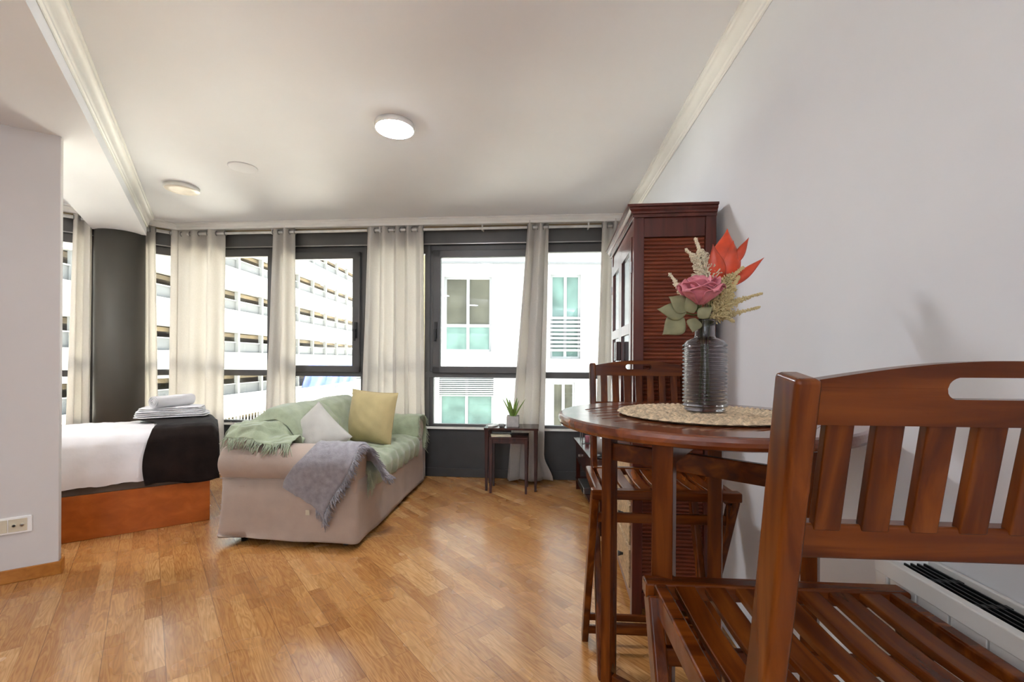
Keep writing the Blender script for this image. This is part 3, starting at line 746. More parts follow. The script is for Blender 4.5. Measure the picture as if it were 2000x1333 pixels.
plume('broad wheat coloured plume between rose and orange bloom', [WPt(1392, 605, .0), WPt(1412, 560, .0), WPt(1450, 522, .0)], 'beige', .042, 5, 480)
plume('wheat coloured plume with pinkish tone below the orange bloom', [WPt(1395, 615, -.01), WPt(1418, 585, -.02), WPt(1442, 540, -.02)], 'beige', .034, 6, 380)
plume('long thin wheat spray, upper one reaching right', [WPt(1400, 612, 0), WPt(1440, 588, 0), WPt(1487, 573, 0)], 'beige', .016, 7, 240)
plume('long thin wheat spray, lower one reaching right', [WPt(1395, 622, .01), WPt(1435, 612, .01), WPt(1482, 600, .01)], 'beige', .016, 8, 240)
plume('short wheat spray drooping just above the vase mouth', [WPt(1385, 622, -.01), WPt(1412, 618, -.02), WPt(1432, 628, -.02)], 'beige', .018, 9, 180)
# leaf sprig
b0, b1 = instem(10)
t, p0 = stem_thing('leaf_sprig', 'dusty green rose leaf sprig hanging left over the vase', 'leaf sprig', [b0, b1, WPt(1350, 615, -.01), WPt(1325, 612, -.02)], .002)
for (bx_, by_), (tx, ty), wd in [((1340, 612), (1282, 605), .042), ((1336, 622), (1293, 655), .052), ((1345, 606), (1305, 580), .046), ((1355, 612), (1340, 575), .034), ((1358, 622), (1352, 650), .036), ((1362, 620), (1392, 600), .03)]:
    fn, _ = petal(WPt(bx_, by_, -.02)-p0, WPt(tx, ty, -.03)-p0, wd*1.0, .004, shape=.72); MB().grid(fn, 8, 24).build('leaf', 'leaf', t, solid=.0008)
random.seed(8); m = MB()
for i in range(40):
    a = random.uniform(0, 2*PI); h = random.uniform(.0, .055); p = Vector((MX, MY, MZ-.015))-p0; e_ = p+Vector((math.cos(a)*(.012+h*.6)+.015, math.sin(a)*(.01+h*.4), .01+h))
    m.tube([p+Vector((math.cos(a)*.008, math.sin(a)*.008, 0)), e_], [.0016, .0008], 4)
    fn, _ = petal(e_, e_+Vector((math.cos(a), math.sin(a), .7))*.016, .008, .001, up=(math.sin(a), -math.cos(a), .3)); m.grid(fn, 3, 4)
m.build('filler_greens', 'stem', t)

# ------------------------------------------------------------------ tall cabinet
ca = math.atan(.10); CW, CDp, CH = .78, .352, 1.79      # length along wall, depth, body height
t = thing('tall_display_cabinet', 'tall dark mahogany cabinet with slatted side and glazed doors against the right wall', 'cabinet', (.537, 1.952, 0), -ca)
# local: x = depth to wall (0 front), y = along wall away from camera
for (x0, x1, y0, y1) in ((0, .045, 0, .045), (CDp-.045, CDp, 0, .045), (0, .045, CW-.045, CW), (CDp-.045, CDp, CW-.045, CW)): MB().box(x0, x1, y0, y1, 0, CH).build('corner_post', 'cab', t, bevel=.003)
for y0, y1 in ((.006, .035), (CW-.035, CW-.006)):
    for z0, z1 in ((1.70, CH), (.05, .12), (.86, .91)): MB().box(.045, CDp-.045, y0, y1, z0, z1).build('side_rail', 'cab', t, bevel=.002)
def louv(z0, z1):
    m = MB(); n = int((z1-z0)/.0172); h = (z1-z0)/n
    m.box(.045, CDp-.045, .022, .028, z0, z1)
    for k in range(n):
        zc = z0+(k+.5)*h; pts = []
        for q in range(7): a = q/6*PI; pts.append((.0235-.0085*math.sin(a), zc-h*.47*math.cos(a)))
        vs = [(.046, y, z) for y, z in pts]+[(CDp-.046, y, z) for y, z in pts]
        m.add(vs, [(i, i+1, i+8, i+7) for i in range(6)], True)
    return m
louv(.91, 1.70).build('slatted_side_panel', 'cabslat', t); louv(.12, .86).build('slatted_side_panel', 'cabslat', t)
m = MB(); m.box(.02, CDp-.02, .03, CW-.03, .05, .07); m.box(.03, CDp-.02, .03, CW-.03, .72, .74); m.box(.03, CDp-.02, .03, CW-.03, 1.24, 1.255); m.box(0.02, CDp, .02, CW-.02, CH-.02, CH); m.box(CDp-.012, CDp-.002, .03, CW-.03, .05, CH)
m.build('carcass', 'cab', t)
m = MB(); cs = [(.0, CH-.005), (.006, CH-.005), (.006, CH+.008), (.014, CH+.010), (.014, CH+.018), (.022, CH+.026), (.022, CH+.034), (.032, CH+.036), (.032, CH+.046)]
vs = []; fs = []
for o_, z in cs+[(-.02, CH+.046)]:
    vs += [(-o_, -o_, z), (CDp+min(o_, .0), -o_, z), (CDp+min(o_, 0), CW+o_, z), (-o_, CW+o_, z)]
for i in range(len(cs)):
    for k in range(4): a = i*4+k; b = i*4+(k+1) % 4; fs.append((a, b, b+4, a+4))
nn = len(cs)*4; fs.append((nn, nn+1, nn+2, nn+3)); m.add(vs, fs); m.build('crown_moulding', 'cab', t, bevel=.0015)
for z0, z1 in ((1.715, CH), (.70, .745), (.05, .10)): MB().box(.004, .03, .045, CW-.045, z0, z1).build('front_rail', 'cab', t, bevel=.002)
for k in range(2):
    y0 = .047+k*.3435; y1 = y0+.3415
    m = MB(); m.box(-.004, .018, y0, y0+.05, .75, 1.712); m.box(-.004, .018, y1-.05, y1, .75, 1.712)
    for z0, z1 in ((.75, .81), (1.275, 1.325), (1.655, 1.712)): m.box(-.004, .018, y0+.05, y1-.05, z0, z1)
    d = m.build('door', 'cab', t, bevel=.002)
    m = MB(); m.box(.005, .009, y0+.05, y1-.05, .81, 1.275); m.box(.005, .009, y0+.05, y1-.05, 1.325, 1.655); m.build('door_pane', mat('dark_cabinet_glass_%d' % k, (40, 30, 28), .08), d)
    yk = y1-.03 if k == 0 else y0+.03
    MB().box(-.028, -.004, yk-.018, yk+.018, 1.15, 1.25).build('door_pull', 'darkwood', d, bevel=.003)
    m = MB(); m.box(-.008, -.003, (y0 if k == 0 else y1)-.006, (y0 if k == 0 else y1)+.006, 1.55, 1.60); m.build('hinge', 'chrome', d)
for z0 in (.11, .31, .51):
    d = MB().box(-.006, .014, .05, CW-.05, z0, z0+.18).build('drawer', 'drawer', t, bevel=.003)
    for yk in (.22, CW-.22):
        q = MB(); q.tube([(-.006, yk, z0+.09), (-.018, yk, z0+.09), (-.03, yk, z0+.09)], [.006, .009, .014], 14); q.build('knob', 'black', d)

# ------------------------------------------------------------------ low console beyond the cabinet
t = thing('low_media_console', 'low dark wood console by the right wall between cabinet and window', 'console', (.56, 2.86, 0), 0)
KX, KY, KZ = .40, 1.12, .456
MB().box(0, KX, 0, KY, KZ-.025, KZ).build('worktop', 'darkwood', t, bevel=.003)
for x, y in ((.02, .02), (KX-.055, .02), (.02, KY-.055), (KX-.055, KY-.055)): MB().box(x, x+.035, y, y+.035, 0, KZ-.025).build('leg', 'darkwood', t, bevel=.002)
MB().box(.015, KX-.01, .03, KY-.03, .09, .11).build('bottom_shelf', 'darkwood', t, bevel=.002)
MB().box(.025, KX-.01, .03, KY-.03, .26, .275).build('middle_shelf', 'darkwood', t, bevel=.002)
m = MB(); m.box(.02, .035, .055, KY*.5-.005, .285, .425); m.box(.02, .035, KY*.5+.005, KY-.055, .285, .425); dr = m.build('drawer_front', 'darkwood', t, bevel=.002)
MB().tube([(.02, .30, .355), (-.0, .30, .355)], .011, 12).build('knob', 'chrome', t); MB().tube([(.02, .82, .355), (0, .82, .355)], .011, 12).build('knob', 'chrome', t)
t = thing('player_box', 'flat silver edged black player on the console bottom shelf', 'media player', (.56, 3.42, .1105))
MB().box(.0, .25, 0, .28, 0, .05).build('casing', 'chrome', t, bevel=.004); MB().box(-.004, .002, .015, .265, .008, .042).build('front_plate', 'black', t)
gm = glassmat('clear_box_glass', (.9, .92, .92))
t = thing('glass_lantern', 'clear glass candle box with metal edges on the far end of the console', 'lantern', (.64, 3.72, KZ))
MB().box(-.05, .05, -.05, .05, .004, .10).build('glass', gm, t)
m = MB()
for x in (-.05, .05):
    for y in (-.05, .05): m.box(x-.003, x+.003, y-.003, y+.003, 0, .105)
m.box(-.053, .053, -.053, .053, 0, .004); m.build('metal_frame', 'chrome', t)
MB().lathe([(.02, .004), (.02, .06), (.001, .06)], n=20).build('candle', 'rose', t)
t = thing('silver_globe_clock', 'rounded silver grey desk clock standing on the low console', 'clock', (.66, 3.15, KZ))
MB().lathe([(.02, .018), (.05, .03), (.068, .065), (.072, .10), (.06, .145), (.035, .17), (.001, .175)], n=36).build('casing', mat('silver_paint', (150, 148, 146), .35, .6), t)
MB().lathe([(.055, 0), (.055, .012), (.02, .018)], n=30).build('foot', 'black', t)

# ------------------------------------------------------------------ nested side tables
def sidetable(label, x0, x1, y0, y1, z, leg, group, ov=.0):
    xm, ym = (x0+x1)/2, (y0+y1)/2; t = thing('nesting_side_table', label, 'side table', (xm, ym, 0), -.075, group)
    hx, hy = (x1-x0)/2, (y1-y0)/2
    MB().box(-hx-ov, hx+ov, -hy-ov, hy+ov, z-.018, z).build('tabletop', 'darkwood', t, bevel=.003)
    m = MB()
    for s in (-1, 1):
        if not(s < 0 and group and ov > 0): m.box(-hx+leg, hx-leg, s*(hy-.012)-.009, s*(hy-.012)+.009, z-.055, z-.018)
        m.box(s*(hx-.012)-.009, s*(hx-.012)+.009, -hy+leg, hy-leg, z-.055, z-.018)
    m.build('apron', 'darkwood', t, bevel=.002)
    for sx in (-1, 1):
        for sy in (-1, 1):
            x = sx*(hx-leg/2); y = sy*(hy-leg/2); MB().bar((x, y, z-.018), (x, y, 0), leg, leg, (0, 1, 0), leg*.62, leg*.62).build('leg', 'darkwood', t, bevel=.002)
    return t
M['darkwood'].node_tree.nodes['Principled BSDF'].inputs['Roughness'].default_value = .22
sidetable('larger dark wood nesting side table carrying the potted aloe', -.228, .238, 3.845, 4.115, .555, .034, 'nested side tables under the window', .006)
sidetable('smaller dark wood nesting table tucked under the larger one', -.185, .15, 3.775, 4.03, .487, .030, 'nested side tables under the window', 0)
o = MB().box(-.085, .085, -.06, .06, 0, .009).build('booklet', 'ivory', loc=(-.095, 3.86, .4875), rotz=.1, bevel=.001); tag(o, 'thin pale booklet lying between the two nested tabletops', 'booklet')
t = thing('potted_aloe', 'small green aloe in a square concrete pot on the larger side table', 'potted plant', (.012, 3.96, .5555), -.075)
m = MB(); h_ = .054
m.box(-h_, h_, -h_, -h_+.01, 0, .096); m.box(-h_, h_, h_-.01, h_, 0, .096); m.box(-h_, -h_+.01, -h_+.01, h_-.01, 0, .096); m.box(h_-.01, h_, -h_+.01, h_-.01, 0, .096); m.box(-h_+.01, h_-.01, -h_+.01, h_-.01, 0, .08)
m.build('pot', 'concrete', t, bevel=.003)
random.seed(3)
for k in range(8):
    a = k*2.399+.3; tilt = .10+.34*(k/7); ln = random.uniform(.17, .21) if k > 2 else .16
    b_ = Vector((math.cos(a)*.012, math.sin(a)*.012, .078)); d = Vector((math.cos(a)*math.sin(tilt)*1.4, math.sin(a)*math.sin(tilt)*.8, math.cos(tilt))); side = Vector((-math.sin(a), math.cos(a), 0)); out = side.cross(d)
    pts = [b_+d*ln*f+Vector((math.cos(a), math.sin(a), 0))*.02*f*f for f in (0, .2, .45, .7, .9, 1)]
    mb = MB(); n = 8; vs = []; W_ = [.014, .018, .0155, .011, .005, .0005]
    for p, w_ in zip(pts, W_):
        for q in range(n): an = 2*PI*q/n; vs.append(p+side*math.cos(an)*w_+out*math.sin(an)*w_*.38)
    fs = [(i*n+q, i*n+(q+1) % n, (i+1)*n+(q+1) % n, (i+1)*n+q) for i in range(5) for q in range(n)]
    mb.add(vs, fs, True); mb.build('leaf', 'aloe', t)
t = MB()
random.seed(9)
for k in range(14):
    a = k*2*PI/14; t.bar((math.cos(a)*.008, math.sin(a)*.008, .001), (math.cos(a)*.034, math.sin(a)*.034, .022), .009, .012)
t.lathe([(.02, 0), (.03, .008), (.012, .024), (.001, .026)], n=14)
o = t.build('crystal_ashtray', mat('smoked_crystal', (120, 118, 118), .12, .4, var=.5, scale=60), loc=(-.085, 3.90, .5555)); tag(o, 'small faceted grey trinket left of the concrete pot', 'trinket')
o = MB().box(-.025, .025, -.05, .05, 0, .012).build('white_remote', 'rod', loc=(-.165, 3.95, .5555), rotz=-.5, bevel=.003); tag(o, 'little white remote at the left end of the side table', 'remote')

# ------------------------------------------------------------------ sofa
SX, SY, SA = -1.80, 2.725, math.atan(.075)
LN, DP = 1.46, .865
sofa = thing('slipcovered_sofa', 'beige slipcovered two-seat sofa with rolled arms facing the right wall', 'sofa', (SX, SY, 0), -SA)
SM = Matrix.Translation((SX, SY, 0)) @ Matrix.Rotation(-SA, 4, 'Z')
def rrect(x0, x1, y0, y1, r, n=6):
    out = []
    for cx, cy, a0 in ((x1-r, y1-r, 0), (x0+r, y1-r, PI/2), (x0+r, y0+r, PI), (x1-r, y0+r, 1.5*PI)):
        for k in range(n+1): a = a0+PI/2*k/n; out.append((cx+r*math.cos(a), cy+r*math.sin(a)))
    return out
def perim(x0, x1, y0, y1, r, step=.02):
    P = rrect(x0, x1, y0, y1, r); P.append(P[0]); L_ = sum(math.dist(a, b) for a, b in zip(P, P[1:])); n = int(L_/step)
    return [interp(P, k/n) for k in range(n)]
m = MB(); pr_ = perim(.0, DP, .0, LN, .035); n = len(pr_); zs_ = [.405, .30, .22, .15, .09, .05, .028]
vs = []
for j, z in enumerate(zs_):
    fl = (j/(len(zs_)-1))
    for i, (x, y) in enumerate(pr_):
        cx, cy = x-DP/2, y-LN/2; r = math.hypot(cx, cy)
        corner = min(abs(abs(cx)-DP/2)+abs(abs(cy)-LN/2), .3); cf = math.exp(-(corner/.07)**2)
        o_ = fl*(.008+.022*cf)+.006*fl*math.sin(i*.55)*(.3+cf)+.004*noise(i*.11, fl*3)
        vs.append((x+cx/r*o_, y+cy/r*o_, z+((.006*math.sin(i*.13)+.032*(1-x/DP)) if j == len(zs_)-1 else 0)))
fs = [(j*n+i, (j+1)*n+i, (j+1)*n+(i+1) % n, j*n+(i+1) % n) for j in range(len(zs_)-1) for i in range(n)]+[tuple(range(n-1, -1, -1))[::-1]]
m.add(vs, fs, True); m.build('slipcover_skirt', 'sofa', sofa, solid=.004)
def arm(y0, y1, sgn):
    # sgn -1: roll bulges to -y (near arm); +1 far arm
    yc = y0+.072 if sgn < 0 else y1-.072; R_ = .118; zc = .505
    sec = []
    inner_y, outer_y = (y1, y0) if sgn < 0 else (y0, y1)
    sec.append((outer_y, .30)); sec.append((outer_y, .36)); sec.append((outer_y-sgn*.002, .405))
    for k in range(13):
        a = math.radians(-55)+k/12*math.radians(225); sec.append((yc+sgn*R_*math.cos(a), zc+R_*math.sin(a)*.98))
    sec.append((inner_y, .42)); sec.append((inner_y, .30))
    xs_ = [0, .012, .04, .12, .25, .4, .55, .7, .8, DP-.035, DP-.012, DP]; sc = [.90, .965, 1, 1, 1, 1, 1, 1, 1, 1, .97, .91]
    mb = MB(); n = len(sec); vs = []
    for x, s_ in zip(xs_, sc):
        for y, z in sec:
            yy = (outer_y+inner_y)/2; vs.append((x, yy+(y-yy)*s_, .45+(z-.45)*(s_ if z > .45 else 1)+.003*noise(x*9, y*20)))
    fs = [(i*n+k, i*n+(k+1) % n, (i+1)*n+(k+1) % n, (i+1)*n+k) for i in range(len(xs_)-1) for k in range(n)]+[tuple(range(n-1, -1, -1)), tuple(range((len(xs_)-1)*n, len(xs_)*n))]
    if sgn > 0: fs = [f[::-1] for f in fs]
    mb.add(vs, fs, True); a_ = mb.build('rolled_arm', 'sofa', sofa, sub=1)
    return a_
arm(0.0, .165, -1); arm(LN-.165, LN, 1)
# piping seam under the near roll
MB().tube([(x, -.003, .41) for x in (0, .2, .4, .6, .86)], .003, 6).build('seam', 'sofa', sofa)
# backrest
m = MB()
def backfn(uu, vv):
    y = .02+uu*(LN-.04); P = [(.205, .30), (.20, .52), (.175, .66), (.12, .715), (.05, .715), (.005, .665), (0, .5), (0, .30)]
    x, z = interp(P, vv); ed = min(uu, 1-uu); k = sstep(0, .05, ed)
    return (x, y, .3+(z-.3)*(.955+.045*k))
m.grid(backfn, 50, 24)
for uu in (0, 1):
    ring = [backfn(uu, k/24) for k in range(25)]; m.add(ring, [tuple(range(25)) if uu else tuple(range(24, -1, -1))], True)
m.build('backrest', 'sofa', sofa)
def softbox(x0, x1, y0, y1, z0, z1, r=.05, puff=.02, nx=16, ny=20):
    # superellipsoid cushion
    cx, cy, cz = (x0+x1)/2, (y0+y1)/2, (z0+z1)/2; hx, hy, hz = (x1-x0)/2, (y1-y0)/2, (z1-z0)/2; mb = MB()
    def sp(v, e): return math.copysign(abs(v)**e, v)
    def fn(uu, vv):
        a = uu*2*PI-PI; b = vv*PI-PI/2; e1, e2 = .42, .22
        return (cx+hx*sp(math.cos(b), e1)*sp(math.cos(a), e2), cy+hy*sp(math.cos(b), e1)*sp(math.sin(a), e2), cz+hz*sp(math.sin(b), e1*1.4))
    mb.grid(fn, 64, 24); return mb
for k in range(2):
    y0 = .18+k*.555; softbox(.22, DP+.005, y0, y0+.545, .30, .448).build('seat_cushion', 'sofa', sofa)
    softbox(.12, .335, y0+.01, y0+.535, .44, .765).build('back_cushion', 'sofa', sofa)
for x, y in ((.11, .07), (DP-.09, .07), (.11, LN-.07), (DP-.09, LN-.07)):
    MB().lathe([(.018, 0), (.024, .06)], (x, y, 0), 16).build('foot', 'black', sofa)

# green throw over back, seat and far arm
gt = thing('sage_green_throw', 'crumpled sage green fringed throw spread over the sofa seat and back', 'throw blanket', (SX, SY, .3), -SA)
def prof_back(y):
    yy = (y-.18)/.555; c = abs(math.sin(PI*clamp(yy, 0, 2))); hump = c**.2 if 0 < yy < 2 else 0
    top = .775+.055*hump; d = .375+.035*hump
    return [(-.012, .56), (-.012, .66), (.03, .725), (.10, .76), (.17, top), (.25, top+.008), (.325, top-.03), (d, .68), (d+.015, .57), (d+.02, .495), (d+.06, .472)]
def greenfn(uu, vv):
    y = .165+uu*(LN-.335); P = prof_back(y)+[(.55, .475), (.68, .478), (.80, .474), (.862, .452), (.886, .41), (.884, .35), (.872, .305)]
    x, z = interp(P, vv); wr = noise(y*11+vv*3, vv*17)
    amp_ = .006 if vv < .5 else .011
    if vv > .80: x += .010*math.sin(y*44+vv*4)*sstep(.8, 1, vv)
    if vv > .5: z += amp_*wr*.8-.012*math.exp(-((y-.735)/.03)**2)+.010*math.exp(-((vv-.62)/.05)**2)
    else: x += amp_*wr; z += amp_*.6*noise(y*7, vv*9)
    near = 1-sstep(.165, .20, y)
    if vv < .56:
        z -= near*.03*(1 if z > .64 else 0)
    return (x, y, z-.3)
g_ = MB(); g_.grid(greenfn, 130, 110)
def nearfn(uu, vv):   # end of the throw falling off the back cushion onto the near arm
    x = -.01+uu*.455; P = prof_back(.175); zt = interp(P, clamp(uu*.80+.06))[1]-.03
    base = .632 if x > .02 else .60
    zt = max(zt, base+.004)
    pts = [(.175, zt), (.15, zt-.035), (.135, (zt+base)/2), (.115, base+.03), (.06, base+.012), (-.01+.015*math.sin(uu*9), base-.004)]
    pt2 = [(.175, max(zt, .735)), (.15, .742), (.12, .738), (.07, .735), (.03, .725), (-.012, .66)]
    kb = 1-sstep(.17, .27, x); a_ = interp(pts, vv); b_ = interp(pt2, vv)
    y = a_[0]+(b_[0]-a_[0])*kb; z = a_[1]+(b_[1]-a_[1])*kb; return (x+.012*vv*math.sin(uu*22)+.05*(1-uu), y+.010*noise(uu*9, vv*5), z-.3+.006*noise(uu*13, vv*9))
g_.grid(nearfn, 60, 30)
yfa = LN-.165
def farfn(uu, vv):
    x = .12+uu*.76; yc = LN-.072; P = [(yfa-.030, .46), (yfa-.034, .52)]
    for k in range(9): a = math.radians(160)-k/8*math.radians(190); P.append((yc+.139*math.cos(a), .508+.139*math.sin(a)))
    P += [(LN+.02, .36), (LN+.02, .32)]
    y, z = interp(P, vv); return (x+.008*noise(vv*9, uu*3), y+.006*noise(uu*12, vv*6), z+.005*noise(uu*15+3, vv*6)-.3)
g_.grid(farfn, 50, 40); g_.build('blanket', 'green', gt, solid=.006)
def fringe(pts, dirs, ln, r, seed, m):
    random.seed(seed)
    for (p, d) in zip(pts, dirs):
        p = Vector(p); d = Vector(d).normalized()*ln*random.uniform(.7, 1.2)+Vector((random.uniform(-1, 1), random.uniform(-1, 1), 0))*ln*.25
        m.tube([p, p+d*.5+Vector((random.uniform(-1, 1), random.uniform(-1, 1), 0))*ln*.12, p+d], [r, r*.9, r*.6], 4)
m = MB()
P_ = [nearfn(k/90, 1) for k in range(91)]; fringe(P_, [(random.uniform(-.35, .35), -.5, -.8) for _ in P_], .07, .0028, 1, m)
m.build('fringe', 'green', gt); m = MB()
P_ = [nearfn(0, k/30) for k in range(31)]; fringe(P_, [(-.3, -.3, -1)]*31, .05, .0022, 2, m)
P_ = [greenfn(0, .62+k/60*.38) for k in range(60)]; fringe(P_, [(.15, -.25, -1)]*60, .05, .0022, 3, m)
m.build('fringe', 'green', gt); m = MB()
P_ = [farfn(1, k/50) for k in range(51)]; fringe(P_, [(.6, 0, -1)]*51, .045, .0022, 4, m)
m.build('fringe', 'green', gt); m = MB()
P_ = [(.882, .172+.0*k, .14-k*.002) for k in range(18)]; fringe(P_, [(.05, -.1, -1)]*18, .12, .0022, 5, m)
m.build('fringe', 'green', gt)

# lilac throw over the near arm
lt = thing('grey_lilac_throw', 'grey lilac throw with knotted fringe draped over the near sofa arm', 'throw blanket', (SX, SY, .2), -SA)
yc, zc, R_ = .072, .505, .1265
def lil(uu, vv):
    A = [(-.030, .17), (-.034, .30), (-.040, .40)]
    for k in range(13): a = math.radians(200)-k/12*math.radians(200); A.append((yc+R_*math.cos(a), zc+R_*math.sin(a)+.004))
    A += [(.215, .492), (.30, .488)]
    v2 = vv
    start = .24*(1-uu)**.55       # left side ends higher on the arm
    q = start*(1-v2)**1.0+v2*1.0
    y, z = interp(A, clamp(q))
    xl = .43+.17*sstep(0, .45, v2)+.12*sstep(.5, 1, v2); xr = .685+.19*sstep(0, .5, v2)+.09*sstep(.55, 1, v2)
    x = xl+(xr-xl)*uu
    y += -.006+.006*noise(uu*5+v2*2, v2*6)-.008*abs(math.sin(uu*4.2))*(1-v2)
    over = max(0, x-.872)
    if over > 0: z -= over*1.2
    return (x, y, z-.2+.004*noise(uu*9, v2*7))
m = MB(); m.grid(lil, 50, 90); m.build('blanket', 'lilac', lt, solid=.008)
m = MB(); P_ = [lil(1, k/150) for k in range(151)]; random.seed(6)
fringe(P_, [(.75, -.35, -1) for _ in P_], .055, .0034, 7, m); fringe(P_, [(1, -.2, -.5) for _ in P_], .045, .0030, 8, m)
P_ = [lil(k/70, 1) for k in range(71)]; fringe(P_, [(.4, .5, -.5)]*71, .03, .0024, 9, m)
P_ = [lil(.8+.2*k/30, 0) for k in range(31)]; fringe(P_, [(.1, -.1, -1)]*31, .045, .0026, 10, m)
m.build('fringe', 'lilac', lt)
MB().box(.575, .60, -.048, -.046, .015, .045).build('care_label', 'ivory', lt)

def pillow(name, mt, w, h, th, loc, xdir, updir, label, corner_cut=0):
    xd = Vector(xdir).normalized(); ud = Vector(updir); ud = (ud-xd*ud.dot(xd)).normalized(); nd = xd.cross(ud)
    rt = thing(name, label, 'cushion', loc)
    def mk(s_):
        def fn(uu, vv):
            a = uu*2-1; b = vv*2-1
            pinch = 1-.055*(1-abs(a)**2)*abs(b)**1-.0; pin2 = 1-.055*(1-abs(b)**2)*abs(a)
            t_ = th/2*max(0, (1-abs(a)**2.6)*(1-abs(b)**2.6))**.55
            wr = .004*noise(a*5+3*s_, b*6)*(1-a*a)*(1-b*b)
            p = xd*(a*w/2*pin2)+ud*(b*h/2*pinch)+nd*(s_*(t_+wr)); return tuple(p)
        return fn
    m = MB(); m.grid(mk(1), 30, 30); k = len(m.f); m.grid(mk(-1), 30, 30); m.f = m.f[:k]+[f[::-1] for f in m.f[k:]]
    m.build('cover', mt, rt)
    q = []
    f1 = mk(1)
    for a, b in [(x/12, 0) for x in range(13)]+[(1, y/12) for y in range(1, 13)]+[(1-x/12, 1) for x in range(1, 13)]+[(0, 1-y/12) for y in range(1, 13)]: q.append(f1(a, b))
    MB().tube(q, .003, 6, False).build('piping', mt, rt); return rt
pillow('mustard_cushion', 'yellow', .43, .42, .17, (-1.135, 3.56, .685), (.93, -.30, -.05), (-.16, .22, .95), 'mustard yellow square cushion propped on the sofa back')
pillow('pale_grey_cushion', 'pgrey', .34, .34, .15, (-1.325, 2.975, .622), (.72, -.12, -.68), (.60, .25, .75), 'pale grey square cushion slumped against the near sofa arm')

# ------------------------------------------------------------------ bed
ba = math.atan2(-.566, -.825)
# local frame: x along near side away from the visible corner, y across the bed (depth)
BM = Matrix(((-.825, -.566, 0, -2.145), (-.566, .825, 0, 3.135), (0, 0, 1, 0), (0, 0, 0, 1)))
BM = Matrix.Translation((-2.145, 3.135, 0)) @ Matrix(((-.8246, -.5657, 0, 0), (-.5657, .8246, 0, 0), (0, 0, 1, 0), (0, 0, 0, 1)))
# mirrored frame is avoided by building in world offsets
def bp(x, y, z): return (-.8246*x-.5657*y, -.5657*x+.8246*y, z)
BL, BW = 1.95, .80
bed = thing('storage_bed', 'low bed with orange cherry base and white bedding in the alcove', 'bed', (-2.145, 3.135, 0))
def bprism(mb, x0, x1, y0, y1, z0, z1): mb.prism([bp(x0, y0, 0)[:2], bp(x0, y1, 0)[:2], bp(x1, y1, 0)[:2], bp(x1, y0, 0)[:2]], z0, z1)
m = MB(); bprism(m, 0, BL, 0, BW, 0, .285); m.build('base', 'bedwood', bed, bevel=.004)
m = MB(); bprism(m, .01, BL-.01, .01, BW-.01, .285, .34); m.build('bed_platform', 'bedbase', bed, bevel=.004)
m = MB(); pr_ = [(.02, .02), (BL-.02, .02), (BL-.02, BW-.02), (.02, BW-.02)]
bprism(m, .03, BL-.03, .03, BW-.03, .34, .63); m.build('mattress', 'sheet', bed, bevel=.04, bseg=4)
P = [(.0, .335), (-.012, .40), (-.014, .52), (-.004, .60), (.03, .645), (.08, .658), (.3, .665), (.55, .664), (.74, .655), (.79, .62), (BW+.01, .5), (BW+.01, .36)]
def sheetfn(uu, vv):
    x = -.012+uu*(BL+.02); y, z = interp(P, vv)
    k = 1-sstep(0, .2, vv)
    y -= .012*k*(.5+.5*math.sin(x*34+1.5*math.sin(x*9)))*1.0+.006*(.5+.5*noise(x*12+vv*6, vv*14+x*5))
    z += .006*noise(x*5, vv*11)+.004*noise(x*23+vv*9, vv*31)-(.012*k*math.sin(x*34+2)*.5 if vv < .08 else 0)
    e_ = 1-sstep(0, .05, uu)
    if z > .34: z -= .03*e_*(z-.34)/.3
    return bp(x, y, z)
m = MB(); m.grid(sheetfn, 150, 60)
ring = [sheetfn(0, k/60) for k in range(61)]; m.add(ring, [tuple(range(61))]); m.build('sheet', 'sheet', bed)
# dark plush blanket
bl = thing('dark_plush_blanket', 'dark brown plush blanket folded over the foot of the bed', 'blanket', (-2.145, 3.135, .3))
PF_ = [(-.030, .300), (-.040, .40), (-.038, .52), (-.028, .61), (.01, .665), (.06, .682), (.25, .688), (.50, .688), (.62, .684)]
def furfn(uu, vv):
    y, z = interp(PF_, vv); x = -.045+uu*(.40-.03*sstep(0, .5, vv)+.10*sstep(.55, 1, vv))
    x = x+.02*math.sin(vv*9)*uu
    e_ = 1-sstep(0, .14, uu)
    x0 = x
    if z > .5: z -= .05*e_*e_
    y -= .008*math.sin(uu*11+1)*(1-sstep(.2, .5, vv)); z += .004*noise(uu*7, vv*9)-(.015*math.sin(uu*6) if vv < .02 else 0)
    return bp(x, y, z-.3)
def furend(uu, vv):   # hangs over the foot end
    y, z = interp(PF_, vv); z -= (.05 if z > .5 else 0); q = furfn(0, vv)
    zz = q[2]*(1-uu)+min(q[2], .04+.01*math.sin(vv*30))*uu
    return (q[0]+.8246*.006*math.sin(uu*3), q[1]+.5657*.006*math.sin(uu*3), zz)
m = MB(); m.grid(furfn, 50, 60); m.grid(furend, 14, 60); m.build('plush', 'fur', bl, solid=.012)
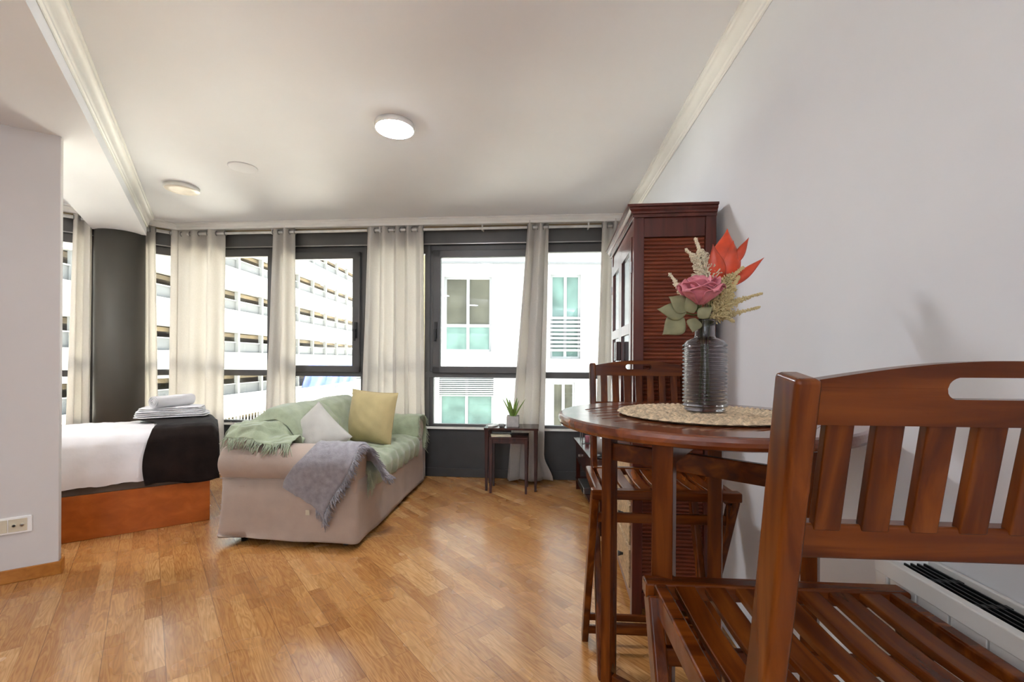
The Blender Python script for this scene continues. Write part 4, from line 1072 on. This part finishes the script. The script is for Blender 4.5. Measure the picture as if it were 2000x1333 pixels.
# towels
def towel(label, cx, cy, z, w, d, h, rot, seed):
    random.seed(seed); b_ = bp(cx, cy, z); t_ = thing('folded_towel', label, 'towel', (b_[0]-2.145, b_[1]+3.135, z), rot, 'white towels on the bed')
    for j in range(2):
        def fn(uu, vv, j=j):
            a = uu*2*PI-PI; b2_ = vv*PI-PI/2; sp = lambda v, e_: math.copysign(abs(v)**e_, v)
            return (w/2*sp(math.cos(b2_), .35)*sp(math.cos(a), .3)*(1-.02*j), d/2*sp(math.cos(b2_), .35)*sp(math.sin(a), .3), h/4+j*h/2+h/4*sp(math.sin(b2_), .6)+.0025*noise(a*3+seed, j))
        MB().grid(fn, 60, 14).build('fold', 'towel', t_)
    return t_
towel('lowest folded white towel in the stack on the dark blanket', .235, .52, .700, .46, .27, .028, .50, 1)
towel('middle folded white towel in the stack on the dark blanket', .245, .52, .728, .43, .26, .026, .56, 2)
towel('topmost folded white towel directly beneath the rolled one', .24, .53, .754, .40, .24, .022, .48, 3)
b_ = bp(.24, .51, 0); t = thing('rolled_towel', 'rolled white towel lying on top of the folded stack', 'towel', (b_[0]-2.145, b_[1]+3.135,  .777), 1.38, 'white towels on the bed')
R_ = .044
def rollfn(uu, vv):
    a = uu*2*PI; r = R_*(1+.02*math.sin(3*a)); return (-.155+vv*.31, r*math.cos(a), R_+r*math.sin(a))
m = MB(); m.grid(rollfn, 40, 10)
for xx, sg in ((-.155, 1), (.155, -1)):
    pts = [(xx, (R_*.95*(1-k/70))*math.cos(k/70*6*PI), R_+(R_*.95*(1-k/70))*math.sin(k/70*6*PI)) for k in range(66)]
    m.tube(pts, .0034, 5); m.add([(xx+sg*.004, R_*math.cos(a), R_+R_*math.sin(a)) for a in [2*PI*i/24 for i in range(24)]], [tuple(range(24))])
m.build('roll', 'towel', t)

# ------------------------------------------------------------------ radiator cover
RX = lambda y, off=0: .704+.066*y+off
t = thing('radiator_cover', 'white panelled radiator cover with black top grille below the right wall', 'radiator cover', (RX(0), 0, 0), -aw)
k_ = 1/math.cos(aw); Y1 = .922*k_; Y0 = -.9; ZT = .751; dpt = .088
m = MB(); m.box(.006, .02, Y0, Y1-.01, 0, ZT-.05)
gy = Y1-.035
while gy > Y0: m.box(.001, .008, gy-.0612, gy-.0, .06, ZT-.035); gy -= .0657
m.build('beadboard_front', 'rad', t, bevel=.0015)
m = MB(); m.box(-.004, .014, Y0, Y1, ZT-.035, ZT); m.box(-.002, .02, Y0, Y1, 0, .06); m.box(-.002, .02, Y1-.03, Y1, 0, ZT-.03); m.box(0, dpt, Y1-.02, Y1, 0, ZT-.002)
m.box(.008, .017, Y0, Y1, ZT-.03, ZT-.001); m.box(dpt-.010, dpt, Y0, Y1, ZT-.03, ZT+.004); m.box(.02, dpt, Y1-.03, Y1, ZT-.03, ZT-.001)
m.build('casing', 'rad', t, bevel=.003)
m = MB(); m.box(.017, dpt-.010, Y0, Y1-.03, ZT-.05, ZT-.04); x = .019
for i in range(5): m.box(x, x+.0035, Y0, Y1-.03, ZT-.03, ZT-.006); x += .0125
y = Y1-.10
while y > Y0: m.box(.017, dpt-.010, y-.006, y+.006, ZT-.03, ZT-.007); y -= .085
m.build('grille', 'grille', t)

# ------------------------------------------------------------------ socket plate on the partition
tt = .147; px_, py_ = PC[0]+PD[0]*(tt-.05), PC[1]+PD[1]*(tt-.05)
an = math.atan2(-PD[1], -PD[0])
t = thing('wall_socket_plate', 'ivory multi-gang socket plate low on the left partition wall', 'socket', (px_-pn.x*.0, py_-pn.y*.0, .292), an)
MB().box(-.30, .0, -.011, 0, -.042, .042).build('plate', 'trim', t, bevel=.003)
m = MB()
for k in range(3): m.box(-.083-k*.071, -.016-k*.071, -.014, -.011, -.032, .032)
m.build('insert', 'ivory', t, bevel=.002)
for x, mt_ in ((-.062, 'black'), (-.034, 'chrome')):
    MB().tube([(x, -.014, 0), (x, -.019, 0)], .009, 16).build('jack_ring', 'ivory', t); MB().tube([(x, -.014, 0), (x, -.020, 0)], .006, 14).build('jack', mt_, t)
